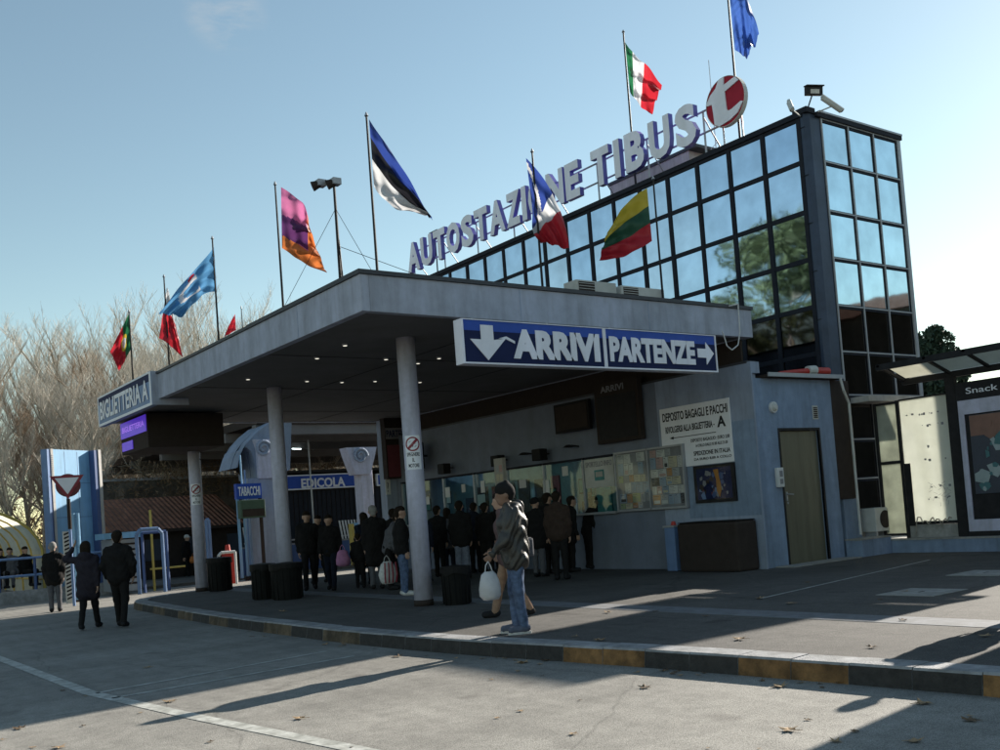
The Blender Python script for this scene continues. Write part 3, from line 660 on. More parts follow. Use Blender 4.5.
mb = MB(); mb.box(16.17, 16.22, WY+.03, WY+.05, 1.42, 1.60, 'alu'); mb.tube((16.195, WY+.04, 1.55), (16.195, WY-.03, 1.55), .012, .012, 'alu'); mb.tube((16.195, WY-.03, 1.55), (16.32, WY-.03, 1.54), .012, .012, 'alu'); mb.tube((16.195, WY+.03, 1.38), (16.195, WY+.02, 1.38), .025, .025, 'alu', 12)
o = mb.build('door_handle'); o.parent = dr; o.matrix_parent_inverse = Matrix.Translation(-Vector(hall.location)) @ Matrix.Identity(4); o.matrix_parent_inverse = Matrix.Identity(4)
mb = MB(); mb.box(17.19, 17.37, WY-.01, WY+.0, 3.03, 3.31, 'offwhite'); 
for i in range(6): mb.box(17.215, 17.345, WY-.016, WY-.011, 3.06+.038*i, 3.085+.038*i, 'dark2')
kid(mb, 'air_vent', hall)
# door step
mb = MB(); mb.box(15.6, 17.8, WY-.45, WY-.02, K-.01, K+.02, 'slab'); kid(mb, 'doorstep', hall)
# counter glazing
mb = MB()
for yy in (16.33, 17.45, 18.9, 20.4, 21.9, 23.4, 24.6, 25.66): mb.box(WX+.02, WX+.10, yy-.03, yy+.03, CB, CT, 'alu')
mb.box(WX+.02, WX+.10, yW0, yW1, CT-.05, CT-.001, 'frame'); kid(mb, 'counter_frame', hall)
mb = MB(); mb.box(WX-.14, WX+.25, yW0-.03, yW1+.03, CB-.05, CB-.002, 'alu'); kid(mb, 'counter_shelf', hall)
for a, b in zip((16.33, 17.45, 18.9, 20.4, 21.9, 23.4, 24.6), (17.45, 18.9, 20.4, 21.9, 23.4, 24.6, 25.66)):
    mb = MB(); mb.box(WX+.05, WX+.058, a+.031, b-.031, CB, CT-.051, gpane); kid(mb, 'counter_window', hall)
# the lit office behind the counter
mb = MB(); mb.box(17.55, 17.6, 15.2, 26.6, K, 3.2, 'office'); mb.box(15.53, 17.54, 15.0, 15.1, K, 3.2, 'office'); mb.box(15.53, 17.54, 15.2, 26.6, 3.02, 3.08, 'office'); mb.box(15.53, 17.54, 15.2, 26.6, K, K+.02, 'dark2')
for i in range(16):
    y_ = 15.5+i*.68; mb.box(17.50, 17.548, y_, y_+random.uniform(.25, .55), 1.2+random.random()*.3, 1.7+random.random()*.9, random.choice(['teal', 'white', 'dark', 'teal', 'far', 'dark2', 'plum']))
kid(mb, 'office_interior', hall)
for y_ in (16.6, 18.6, 20.6, 22.6, 24.6):
    mb = MB(); mb.box(16.5, 16.62, y_-.45, y_+.45, 2.93, 2.97, 'lamp'); kid(mb, 'ceiling_lamp', hall)
for y_, z_ in ((17.9, 2.1), (19.2, 1.95), (20.9, 2.2), (22.2, 2.0), (23.9, 2.15), (25.0, 2.0)):
    mb = MB(); mb.box(15.75, 15.77, y_-.22, y_+.22, z_-.18, z_+.18, 'dark'); mb.box(15.74, 15.749, y_-.19, y_+.19, z_-.15, z_+.15, random.choice(['teal', 'white', 'teal'])); mb.box(15.75, 15.78, y_-.02, y_+.02, CB, z_-.17, 'alu'); kid(mb, 'counter_screen', hall)
for i in range(9):
    y_ = 17.7+i*.9+random.random()*.3; z_ = random.uniform(1.8, 2.4); mb = MB(); mb.box(WX+.035, WX+.045, y_, y_+random.uniform(.16, .3), z_, z_+random.uniform(.2, .32), random.choice(['white', 'offwhite', 'teal', 'white'])); kid(mb, 'taped_notice', hall)
# downpipe
mb = MB(); mb.path([(17.95, WY-.20, 3.86), (18.0, WY-.22, 3.6), (18.25, WY-.15, 3.35), (18.3, WY-.12, 2.2), (18.3, WY-.12, .6)], .028, 'offwhite', 10); kid(mb, 'downpipe', hall)
mb = MB(); mb.box(18.0, 18.55, WY+.02, WY+.3, K, 1.35, 'hallblue'); mb.box(17.87, 18.5, WY+.0, WY+.3, 1.36, 3.84, 'dark2'); kid(mb, 'side_pier', hall)

# things fixed to the wall
def board(name, label, cat, y0, y1, z0, z1, th=.04, mt='dark2', fr=None, gap=.012):
    t = empty(name, (WX-gap, (y0+y1)/2, z0), label, cat); mb = MB(); mb.box(WX-gap-th, WX-gap, y0, y1, z0, z1, mt); kid(mb, 'panel', t, bevel=.004); return t
TX = lambda n: FX(WX-n)
# luggage sign
t = board('luggage_sign', 'white luggage deposit sign with black lettering and a left arrow', 'sign', 12.90, 14.80, 2.27, 3.53, .02, 'sign_white')
f = FX(WX-.034)
def tx(mb, s, yl, yr, z0, z1, mt='txt', b=.02): text(mb, s, ((WX-.033, 0, 0), (0, -1, 0), (0, 0, 1), (-1, 0, 0)), -yl, -yr, z0, z1, 0, .004, mt, bold=b)
mb = MB()
tx(mb, 'DEPOSITO BAGAGLI E PACCHI', 14.72, 12.96, 3.25, 3.43); tx(mb, 'RIVOLGERSI ALLA BIGLIETTERIA -', 14.66, 13.32, 3.00, 3.14); tx(mb, 'A', 13.25, 13.03, 2.98, 3.20, b=.03)
mb.box(WX-.037, WX-.033, 13.3, 14.45, 2.885, 2.90, 'txt'); mb.prism([(-14.45, 2.925), (-14.45, 2.86), (-14.56, 2.8925)], FX(WX-.033), 0, .004, 'txt')
tx(mb, 'DEPOSITO BAGAGLIO : EURO 3,00', 13.98, 12.96, 2.74, 2.82, b=.01); tx(mb, 'A COLLO DALLE 07.00 ALLE 21.00', 13.86, 13.02, 2.64, 2.70, b=.01); tx(mb, 'SPEDIZIONE IN ITALIA', 13.93, 12.97, 2.47, 2.56); tx(mb, 'DA EURO 8,00 A COLLO', 13.93, 12.95, 2.36, 2.42, b=.02)
kid(mb, 'lettering', t)
# dark poster
t = board('poster', 'dark framed poster with orange and blue shapes below the luggage sign', 'poster', 12.90, 13.96, 1.50, 2.255, .05, 'dark')
mb = MB(); mb.box(WX-.066, WX-.063, 12.98, 13.88, 1.57, 2.19, 'navy'); kid(mb, 'picture', t)
mb = MB()
rr = random.Random(3)
for i in range(34):
    y_, z_ = rr.uniform(13.05, 13.8), rr.uniform(1.62, 2.12); a = rr.random()*6; s_ = rr.uniform(.02, .09)
    mb.prism([(-y_+s_*math.cos(a+q)*rr.uniform(.4, 1.2), z_+s_*math.sin(a+q)*rr.uniform(.5, 1.3)) for q in (0, 1.3, 2.2, 3.6, 5)], FX(WX-.066), 0.0002*i, .001+.0003*i, MT[rr.choice(['steelblue', 'greytxt', 'plum', 'dark2', 'greytxt', 'deepblue', 'dark'])])
mb.prism([(-13.42, 2.15), (-13.30, 2.16), (-13.27, 1.95), (-13.24, 1.75), (-13.3, 1.6), (-13.36, 1.72), (-13.36, 1.95)], FX(WX-.066), 0, .014, mat('poster_orange', (.40, .17, .03)))
kid(mb, 'printed_shapes', t)
mb = MB(); mb.box(WX-.09, WX-.088, 12.95, 13.91, 1.55, 2.21, gboard); kid(mb, 'glass', t)
# notice board (two doors)
t = empty('notice_board', (WX, 15.2, 1.43), 'wide glazed notice board crowded with timetables and paper notices', 'notice board')
mb = MB(); mb.box(WX-.05, WX-.01, 14.17, 16.24, 1.43, 2.75, 'greytxt'); kid(mb, 'backing', t)
mb = MB()
for a, b, c, d in ((14.17, 14.21, 1.43, 2.75), (16.2, 16.24, 1.43, 2.75), (15.19, 15.22, 1.43, 2.75), (14.21, 16.2, 1.43, 1.47), (14.21, 16.2, 2.71, 2.75)): mb.box(WX-.11, WX-.0505, a+.0005, b-.0005, c, d, 'alu')
kid(mb, 'frame', t)
paper = [mat('paper_%s' % n_, c_, .8, var=.05) for n_, c_ in (('white', (.55, .55, .53)), ('grey', (.36, .37, .38)), ('cream', (.50, .45, .33)), ('pink', (.46, .30, .28)), ('green', (.28, .33, .18)), ('blue', (.24, .32, .42)), ('orange', (.45, .25, .12)), ('dark', (.05, .05, .055)))]
rr = random.Random(11)
for side in (15.24, 14.23):
    y_ = side
    z_ = 2.69
    while z_ > 1.56:
        hh = rr.uniform(.15, .27); hh = min(hh, z_-1.485); yy = side+.94
        while yy > side+.12:
            ww = rr.uniform(.14, .26); 
            if yy-ww < side: ww = yy-side
            if rr.random() < .93:
                j = rr.uniform(-.008, .008); mb = MB(); pm = rr.choices(paper, (8, 5, 3, 2, 1, 3, 1, 2))[0]
                mb.box(WX-.056, WX-.052, yy-ww+.012, yy-.006, z_-hh+.01+j, z_+j-.004, pm)
                lines = 'txt' if pm is not paper[7] else 'greytxt'
                for q in range(int(hh/.032)):
                    lw = rr.uniform(.4, .9)*(ww-.05); mb.box(WX-.0575, WX-.0562, yy-.02-lw, yy-.022, z_+j-.035-q*.03, z_+j-.029-q*.03+rr.random()*.006, 'greytxt' if q else lines)
                if rr.random() < .3: mb.box(WX-.0578, WX-.0563, yy-ww+.03, yy-.03, z_+j-hh+.03, z_+j-hh*.55, rr.choice(paper))
                kid(mb, 'notice', t)
            yy -= ww
        z_ -= hh
for a in (15.225, 14.215):
    mb = MB(); mb.box(WX-.10, WX-.096, a, a+.97, 1.475, 2.705, gboard); kid(mb, 'glass_door', t)
# white sheet in the counter window
t = empty('window_sign', (WX, 16.9, 2.0), 'white ticket window sign with a small green picture behind glass', 'sign')
mb = MB(); mb.box(WX+.02, WX+.045, 16.40, 17.38, 2.02, 2.68, 'offwhite'); kid(mb, 'panel', t)
mb = MB(); text(mb, 'SPORTELLO INFO', FX(WX+.018), -17.33, -16.44, 2.50, 2.62, 0, .004, 'greytxt', bold=.01); kid(mb, 'lettering', t)
mb = MB(); mb.box(WX+.012, WX+.019, 16.72, 17.04, 2.18, 2.42, 'teal'); mb.box(WX+.008, WX+.0115, 16.76, 17.0, 2.26, 2.38, 'palestone'); kid(mb, 'picture', t)
# ARRIVI board and PARTENZE board, screens
t = board('arrivals_board', 'tall dark arrivals board lettered ARRIVI high on the wall', 'display board', 15.24, 16.62, 2.97, 4.33, .14, 'dark2', gap=.05)
mb = MB(); text(mb, 'ARRIVI', FX(WX-.19), -16.40, -15.66, 4.10, 4.24, 0, .006, 'greytxt', bold=.02); kid(mb, 'lettering', t)
mb = MB(); mb.box(WX-.196, WX-.1905, 15.32, 16.54, 3.05, 4.02, 'dark'); kid(mb, 'screen', t)
t = board('wall_screen', 'black switched-off television tilted high on the wall left of the arrivals board', 'television', 16.78, 18.0, 3.36, 4.04, .09, 'black', gap=.16)
mb = MB(); mb.box(WX-.262, WX-.2505, 16.84, 17.94, 3.42, 3.98, 'dark2'); kid(mb, 'screen', t); mb = MB(); mb.box(WX-.16, WX-.001, 17.3, 17.5, 3.6, 3.8, 'dark'); kid(mb, 'bracket', t)
t = empty('departures_board', (14.3, 26.0, 3.2), 'dark red departures board lettered PARTENZE behind the nearest column', 'display board')
yb = 25.6
def q_(px, py): a = aty(px, py, yb); return a[0], a[2]
xa, za = q_(384, 421); xb, zb_ = q_(407, 478)
mb = MB(); mb.box(xa, xb+.35, yb, yb+.25, zb_, za+.1, 'dark2'); kid(mb, 'panel', t)
mb = MB(); mb.box(xa+.04, xb+.3, yb-.01, yb-.001, zb_+.05, zb_+1.0, 'plum'); kid(mb, 'screen', t)
x2, z2 = q_(385, 428)
mb = MB(); mb.box(xa+.02, xb+.28, yb-.012, yb-.0011, z2-.33, z2+.0, 'greytxt'); text(mb, 'PARTENZE', FY(yb-.013), xa+.04, xb+.22, z2-.27, z2-.07, 0, .004, 'navy', bold=.015); kid(mb, 'lettering', t)
# pillar carrying it, with small notice
t = empty('grey_pillar', (14.3, 26.2, K), 'square grey pillar under the departures board with a small white notice', 'pillar')
mb = MB(); mb.box(xa+.1, xb+.25, yb+.3, yb+.65, K, ZB, 'hall'); kid(mb, 'shaft', t); x3, z3 = q_(387, 479); x4, z4 = q_(393, 494)
mb = MB(); mb.box(x3+.1, x4+.1, yb+.285, yb+.297, z4, z3, 'white'); text(mb, '?', FY(yb+.284), x3+.16, x4+.03, z4+.08, z3-.08, 0, .003, 'txt'); kid(mb, 'notice', t)

# CCTV domes / lamp brackets along the wall above the counter
for i, (yy, zz, lb) in enumerate(((16.95+.55, 3.02, 'right of the three small dark wall lamps above the ticket counter'), (19.2, 3.0, 'middle one of the three small dark wall lamps above the ticket counter'), (24.3, 3.0, 'left of the three small dark wall lamps above the ticket counter'))):
    t = empty('wall_lamp', (WX, yy, zz), lb, 'wall lamp', 'wall lamps above the counter')
    mb = MB(); mb.tube((WX, yy, zz), (WX-.3, yy, zz+.03), .02, .02, 'dark'); kid(mb, 'arm', t)
    mb = MB(); mb.tube((WX-.32, yy, zz+.04), (WX-.32, yy, zz-.02), .05, .14, 'dark', 16); kid(mb, 'shade', t)
for i, (yy, zz, lb) in enumerate(((18.6, 2.85, 'nearest of the dark boxy speakers above the ticket counter'), (20.3, 2.85, 'second dark boxy speaker from the right above the ticket counter'), (22.8, 2.85, 'third dark boxy speaker from the right above the ticket counter'))):
    t = empty('wall_speaker', (WX, yy, zz), lb, 'speaker', 'boxes above the counter')
    mb = MB(); mb.tube((WX, yy, zz+.1), (WX-.2, yy, zz+.1), .018, .018, 'dark'); kid(mb, 'bracket', t)
    mb = MB(); mb.box(WX-.42, WX-.18, yy-.16, yy+.16, zz-.06, zz+.22, 'black'); kid(mb, 'housing', t, bevel=.02)
t = empty('wall_monitor', (WX, 24.4, 3.3), 'dark monitor on a bracket just right of the nearest column', 'monitor')
mb = MB(); mb.box(WX-.55, WX-.4, 23.6, 24.5, 3.0, 3.75, 'black'); kid(mb, 'housing', t, bevel=.01); mb = MB(); mb.tube((WX, 24.1, 3.4), (WX-.4, 24.1, 3.4), .03, .03, 'dark'); kid(mb, 'bracket', t)
# tall clear poster stand by the counter (pale column with notices)
t = empty('leaflet_stand', (14.6, 19.6, K), 'tall narrow pale stand covered in leaflets before the ticket counter', 'stand')
lx = 14.4; a = atx(494, 459, lx); b = atx(506, 518, lx)
mb = MB(); mb.box(lx, lx+.1, b[1]-.02, a[1]+.02, 1.35, a[2], 'palestone'); kid(mb, 'panel', t); mb = MB(); mb.box(lx+.02, lx+.08, (a[1]+b[1])/2-.03, (a[1]+b[1])/2+.03, K, 1.349, 'alu'); mb.box(lx-.2, lx+.3, (a[1]+b[1])/2-.2, (a[1]+b[1])/2+.2, K, K+.03, 'alu'); kid(mb, 'base', t)
mb = MB(); 
for i in range(6):
    for j in range(2): mb.box(lx-.006, lx-.001, b[1]+.01+j*.14, b[1]+.12+j*.14, 1.5+i*.22, 1.67+i*.22, random.choice(paper[:4]))
kid(mb, 'leaflets', t)

# dark ticket machine housing and blue-grey post box
t = empty('covered_machine', (WX-.3, 13.2, K), 'large dark brown covered box standing against the wall beside the door', 'machine')
mb = MB(); mb.box(WX-.62, WX-.03, 12.48, 14.02, K, 1.12, 'dark2'); o = kid(mb, 'cover', t, bevel=.05)
mb = MB(); mb.box(WX-.60, WX-.05, 12.5, 14.0, 1.121, 1.14, 'black'); kid(mb, 'lid', t, bevel=.006)
t = empty('ash_bin', (WX-.4, 14.35, K), 'slim square blue-grey litter post against the wall', 'bin')
mb = MB(); mb.box(WX-.42, WX-.14, 14.28, 14.56, K, 1.05, 'steelblue'); kid(mb, 'post', t, bevel=.012)
mb = MB(); mb.box(WX-.44, WX-.12, 14.26, 14.58, 1.051, 1.09, 'alu'); mb.tube((WX-.28, 14.42, 1.09), (WX-.28, 14.42, 1.17), .06, .04, 'brightred', 12); kid(mb, 'ash_tray', t)
# round wall lamp, intercom
lp = aty(773, 407, WY)
t = empty('round_lamp', (15.95, WY, 3.28), 'round white bulkhead lamp high on the blue wall left of the door', 'lamp')
mb = MB(); mb.tube((15.93, WY-.001, 3.27), (15.93, WY-.05, 3.27), .11, .11, 'white', 24); kid(mb, 'base', t)
mb = MB(); mb.tube((15.93, WY-.051, 3.27), (15.93, WY-.10, 3.27), .09, .05, 'offwhite', 24); kid(mb, 'globe', t)
t = empty('intercom', (15.93, WY, 1.75), 'small white intercom box on the blue wall beside the door handle', 'intercom')
mb = MB(); mb.box(15.83, 16.01, WY-.08, WY-.002, 1.70, 2.08, 'white'); kid(mb, 'housing', t, bevel=.01)
mb = MB(); mb.box(15.88, 15.97, WY-.085, WY-.0805, 1.90, 2.02, 'greytxt'); mb.box(15.88, 15.97, WY-.085, WY-.0805, 1.76, 1.86, 'greytxt'); kid(mb, 'keypad', t)
# red rolled awning on the annex roof
t = empty('rolled_awning', (17.2, WY, 3.95), 'faded red rolled awning lying on the small annex roof', 'awning')
mb = MB(); mb.tube((16.3, WY+.05, 3.97), (17.35, WY+.0, 4.02), .03, .08, MT['brightred'], 10); mb.tube((17.35, WY, 4.02), (17.8, WY-.02, 4.02), .085, .085, MT['brightred'], 12); kid(mb, 'roll', t)
mb = MB(); mb.tube((17.15, WY, 4.03), (17.38, WY-.01, 4.04), .09, .10, MT['offwhite'], 12); kid(mb, 'strap', t)

# ================================================================== ARRIVI / PARTENZE LIGHT BOX
t = empty('direction_sign', (11.1, 11.9, 3.83), 'long navy hanging sign reading ARRIVI and PARTENZE with white arrows', 'sign')
SY, SX0, SX1, SZ0, SZ1 = 11.9, 8.31, 13.85, 3.83, 4.50
mb = MB(); mb.box(SX0, SX1, SY+.01, SY+.20, SZ0, SZ1, 'letterw'); kid(mb, 'box', t, bevel=.004)
mb = MB(); mb.box(SX0+.03, 11.11, SY+.002, SY+.009, SZ0+.03, SZ1-.17, 'navy'); mb.box(11.15, SX1-.03, SY+.002, SY+.009, SZ0+.03, SZ1-.17, 'navy'); mb.box(SX0+.03, 11.11, SY+.002, SY+.009, SZ1-.1695, SZ1-.014, 'blue'); mb.box(11.15, SX1-.03, SY+.002, SY+.009, SZ1-.1695, SZ1-.014, 'blue'); kid(mb, 'face', t)  # lighter blue top strip paints in the light showing through the box
mb = MB()
for a, b, c, d in ((SX0, SX1, SZ1-.013, SZ1), (SX0, SX1, SZ0, SZ0+.025)): mb.box(a, b, SY-.012, SY+.0095, c, d, 'letterw')
for a in (SX0, 11.105, 11.14, SX1-.03): mb.box(a, a+.03 if a not in (11.105,) else a+.03, SY-.011, SY+.0094, SZ0+.026, SZ1-.014, 'letterw')
kid(mb, 'frame', t)
f = FY(SY+.001)
mb = MB(); text(mb, 'ARRIVI', f, 9.24, 11.02, SZ0+.10, SZ1-.11, 0, .012, 'letterw', bold=.055); 
u = 8.78; mb.prism([(u-.13, SZ1-.08), (u+.10, SZ1-.08), (u+.10, SZ1-.30), (u+.33, SZ1-.27), (u-.02, SZ0+.06), (u-.33, SZ1-.30), (u-.13, SZ1-.30)][::-1], f, 0, .012, 'letterw'); mb.prism([(u+.2, SZ1-.27), (u+.34, SZ1-.235), (u+.5, SZ1-.30), (u+.5, SZ1-.34), (u+.33, SZ1-.275)][::-1], f, 0, .011, 'letterw')
text(mb, 'PARTENZE', f, 11.24, 13.28, SZ0+.12, SZ1-.13, 0, .012, 'letterw', bold=.05)
u = 13.35; m_ = (SZ0+SZ1)/2; mb.prism([(u, m_-.08), (u+.22, m_-.08), (u+.22, m_-.2), (u+.42, m_), (u+.22, m_+.2), (u+.22, m_+.08), (u, m_+.08)], f, 0, .012, 'letterw')
kid(mb, 'lettering', t)
mb = MB()
for a in (8.9, 10.4, 11.8, 13.3): mb.box(a, a+.05, SY+.15, SY+.62, SZ1-.02, SZ1+.03, 'alu'); mb.box(a, a+.05, SY+.571, SY+.62, SZ1+.03, ZB+.1, 'alu')
kid(mb, 'bracket', t)
# ================================================================== BIGLIETTERIA BOX + LED DISPLAY
t = empty('ticket_office_sign', (6.85, 23.8, 4.5), 'pale blue box sign reading BIGLIETTERIA on the far end of the canopy edge', 'sign')
BX = 6.86
mb = MB(); mb.box(BX, BX+.13, 21.75, 26.05, 4.52, 5.26, 'steelblue'); mb.box(BX+.01, BX+.8, 21.72, 21.749, 4.52, 5.26, 'fascia'); kid(mb, 'box', t)
mb = MB(); mb.box(BX-.006, BX-.0005, 21.85, 25.98, 5.05, 5.22, 'navy'); mb.box(BX-.006, BX-.0005, 21.85, 25.98, 4.58, 5.0495, 'steelblue'); kid(mb, 'face', t)
mb = MB(); text(mb, 'BIGLIETTERIA A', FX(BX-.007), -25.85, -21.95, 4.66, 5.12, 0, .012, 'sign_white', side='navy', bold=.03); kid(mb, 'lettering', t)
mb = MB()
for a, b, c, d in ((21.75, 26.05, 5.221, 5.26), (21.75, 26.05, 4.52, 4.579), (21.75, 21.849, 4.58, 5.22), (25.981, 26.05, 4.58, 5.22)): mb.box(BX-.012, BX-.0006, a, b, c, d, 'sign_white')
kid(mb, 'frame', t)
t = empty('led_display', (7.4, 25, 3.8), 'dark hanging display box with a glowing violet text panel', 'display board')
mb = MB(); mb.box(7.42, 9.3, 24.0, 26.2, 3.80, 4.62, 'dark2'); kid(mb, 'housing', t, bevel=.01)
mb = MB(); mb.box(7.40, 7.415, 24.05, 26.15, 4.20, 4.60, 'led'); mb.box(7.402, 7.416, 25.2, 26.1, 3.88, 4.1, 'led'); kid(mb, 'screen', t)
mb = MB(); text(mb, 'BIGLIETTERIA', FX(7.399), -26.0, -24.2, 4.34, 4.48, 0, .003, 'ledt'); kid(mb, 'lettering', t)

def sub(mb, name, part, **kw):
    o = mb.build(name, **kw); o.parent = part; o.matrix_parent_inverse = Matrix.Identity(4); return o
# ================================================================== GLASS BUILDING
GX, GY = 18.2, 12.6
gb = empty('glass_office_building', (GX, GY, 0), 'three-storey office block clad in mirror glass with dark mullions', 'building')
PY = [12.84+.975*i for i in range(16)]; yend = PY[-1]
PX = [18.66+.97*i for i in range(4)]; xend = PX[-1]+.1
ZR = [9.58, 8.64, 7.56, 6.53, 5.5, 4.5, 3.56, 2.6]
mb = MB(); mb.box(GX+.14, xend-.1, GY+.14, yend-.02, 0, 9.5, 'frame'); kid(mb, 'core', gb)
mb = MB(); mb.prism([(GX, PY[0]), (GX+.1, PY[0]+.02), (PX[0]+.03, GY+.12), (PX[0], GY), (18.30, GY+.02), (GX-.02, PY[0]-.14)], ((0, 0, 0), (1, 0, 0), (0, 1, 0), (0, 0, 1)), .0, 9.66, 'pillar'); kid(mb, 'corner_pillar', gb)
mb = MB()
for i in range(1, 10): mb.box(GX-.03, GX+.0, PY[0]-.16, PY[0]-.0, i*1.04, i*1.04+.012, 'frame')
kid(mb, 'pillar_joint', gb)
panes = []
mulmb = MB()
for y in PY: mulmb.box(GX-.02, GX+.10, y-.05, y+.05, 3.0, 9.6, 'frame')
for z in ZR: 
    for a, b in zip(PY, PY[1:]): mulmb.box(GX-.012, GX+.09, a+.051, b-.051, z-.05, z+.05, 'frame')
kid(mulmb, 'mullions', gb)
mulmb = MB()
for i, x in enumerate(PX): 
    mulmb.box(x-.04, x+.04, GY-.0, GY+.10, .9, 9.6, 'frame'); mulmb.box(x-.018, x+.02, GY-.025, GY-.0005, .9, 9.6, 'alu')
for z in ZR+[1.75, 1.05]:
    for a, b in zip(PX, PX[1:]): mulmb.box(a+.046, b-.046, GY-.004, GY+.09, z-.05, z+.05, 'frame'); mulmb.box(a+.022, b-.022, GY-.02, GY-.0045, z-.0, z+.03, 'alu')
kid(mulmb, 'side_mullions', gb)
rr = random.Random(5)
def pane(axis, a, b, z0, z1, mt, wob=.004):
    w0, w1 = rr.uniform(-wob, wob), rr.uniform(-wob, wob)
    if axis == 'x':
        y0, y1 = a+.045, b-.045; x = GX+.012; vs = [(x+w0, y0, z0), (x-w0, y1, z0), (x-w0+w1, y1, z1), (x+w0+w1, y0, z1)]; th = (.02, 0, 0); fs = [(0, 3, 2, 1)]
    else:
        x0, x1 = a+.04, b-.04; y = GY+.015; vs = [(x0, y+w0, z0), (x1, y-w0, z0), (x1, y-w0+w1, z1), (x0, y+w0+w1, z1)]; th = (0, .02, 0); fs = [(0, 1, 2, 3)]
    v2 = [tuple(np.array(v)+th) for v in vs]
    mb = MB(); mb.add(vs+v2, fs+[(4, 5, 6, 7) if fs[0][1] == 3 else (7, 6, 5, 4), (0, 1, 5, 4), (1, 2, 6, 5), (2, 3, 7, 6), (3, 0, 4, 7)], mt); kid(mb, 'window', gb)
cnt = 0; rest = []
for j in range(5):
    for i in range(15):
        # rows hidden below the canopy's edge are not seen from the forecourt
        pane('x', PY[i], PY[i+1], ZR[j+1]+.03, ZR[j]-.03, rr.choice(['pane', 'pane', 'paneb', 'panec']) if j < 4 or i > 3 else 'panedark') if (j < 3 or i < 7) else rest.append((i, j))
mb = MB()
for i, j in rest: mb.box(GX+.02, GX+.04, PY[i]+.03, PY[i+1]-.03, ZR[j+1]+.03, ZR[j]-.03, 'pane')
for j in (5, 6):
    for i in range(15): mb.box(GX+.02, GX+.04, PY[i]+.03, PY[i+1]-.03, ZR[j+1]+.03, ZR[j]-.03, 'panedark')
tag(kid(mb, 'lower_glazing', gb), kind='stuff')
for j in range(7):
    for i in range(3): pane('y', PX[i], PX[i+1], ZR[j+1]+.04, ZR[j]-.04, 'pane2' if j < 4 else 'panedark', .003)
for i in range(3): pane('y', PX[i], PX[i+1], 1.80, 2.55, 'panedark'); pane('y', PX[i], PX[i+1], 1.1, 1.7, 'panedark')
mb = MB(); mb.box(PX[0], xend, GY-.0, GY+.14, 0, 1.0, 'offwhite'); kid(mb, 'base_wall', gb)
mb = MB(); mb.box(xend-.1, xend, GY-.03, GY+.3, 0, 9.6, 'alu'); mb.box(xend-.1, xend, GY+.301, yend, 0, 9.6, 'frame'); mb.box(GX, xend, yend, yend+.1, 0, 9.6, 'frame'); kid(mb, 'side_cladding', gb)
mb = MB(); mb.box(GX-.06, GX+.25, PY[0]-.12, yend+.12, 9.605, 9.72, 'frame'); mb.box(PX[0]-.2, xend+.04, GY-.06, GY+.25, 9.605, 9.70, 'frame'); mb.box(PX[0]-.1, xend+.05, GY-.07, GY+.02, 9.703, 9.745, 'alu'); mb.box(GX+.1, xend, GY+.2, yend, 9.5, 9.62, 'coping')
mb.box(GX-.05, PX[0]-.2, GY-.02, PY[0]+.1, 9.662, 9.78, 'frame'); kid(mb, 'parapet', gb)
mb = MB(); mb.box(PX[0]+.1, PX[2]+.6, GY-.5, GY-.05, 3.38, 3.5, 'palestone'); kid(mb, 'side_awning', gb)
pa, pb = atx(613, 175, 19.6), atx(700, 150, 19.6)
mb = MB(); mb.box(19.6, 21.3, 17.2, 20.2, 9.55, 10.62, 'palestone'); mb.box(19.55, 21.35, 16.9, 20.25, 10.621, 10.70, 'coping'); kid(mb, 'roof_plant_room', gb)

# rooftop letters
rs = empty('rooftop_sign', (18.3, 22, 9.7), 'large white rooftop letters AUTOSTAZIONE TIBUS with violet sides on rails', 'sign')
LX = 18.28
def ly(px, py): return atx(px, py, LX)[1]
spans = [('A', 413, 431), ('U', 431.5, 450), ('T', 446, 464), ('O', 462, 478), ('S', 480, 491), ('T', 486, 504), ('A', 500, 516), ('Z', 514, 531), ('I', 530.5, 536), ('O', 537, 553), ('N', 548, 562), ('E', 567, 584)]
# widths laid out at real, even spacing along the facade
word1 = 'AUTOSTAZIONE'; wd = dict(A=.78, U=.72, T=.70, O=.76, S=.66, Z=.68, I=.22, N=.74, E=.58, B=.68)
def layout(word, ya, yb):
    tot = sum(wd[c] for c in word); gap = (ya-yb-tot)/(len(word)-1); y = ya; out = []
    for c in word: out.append((c, y, y-wd[c])); y -= wd[c]+gap
    return out
for c, a, b in layout(word1, 28.9, 19.86)+layout('TIBUS', 19.35, 15.62):
    mb = MB(); text(mb, c, ((LX, 0, 0), (0, -1, 0), (0, 0, 1), (-1, 0, 0)), -a, -b, 10.07, 11.07, 0, .15, 'letterw', side='letterp', bold=.045); kid(mb, 'letter', rs)
for z in (10.30, 10.82): mb = MB(); mb.tube((LX+.10, 29.0, z), (LX+.10, 14.9, z), .025, .025, 'alu', 6); kid(mb, 'rail', rs)
for y in np.arange(15.6, 29, 1.9): 
    mb = MB()
    mb.tube((LX+.12, y, 9.7), (LX+.12, y, 10.85), .025, .025, 'alu', 6); mb.tube((LX+1.0, y, 9.62), (LX+.12, y, 10.7), .018, .018, 'alu', 6); kid(mb, 'strut', rs)
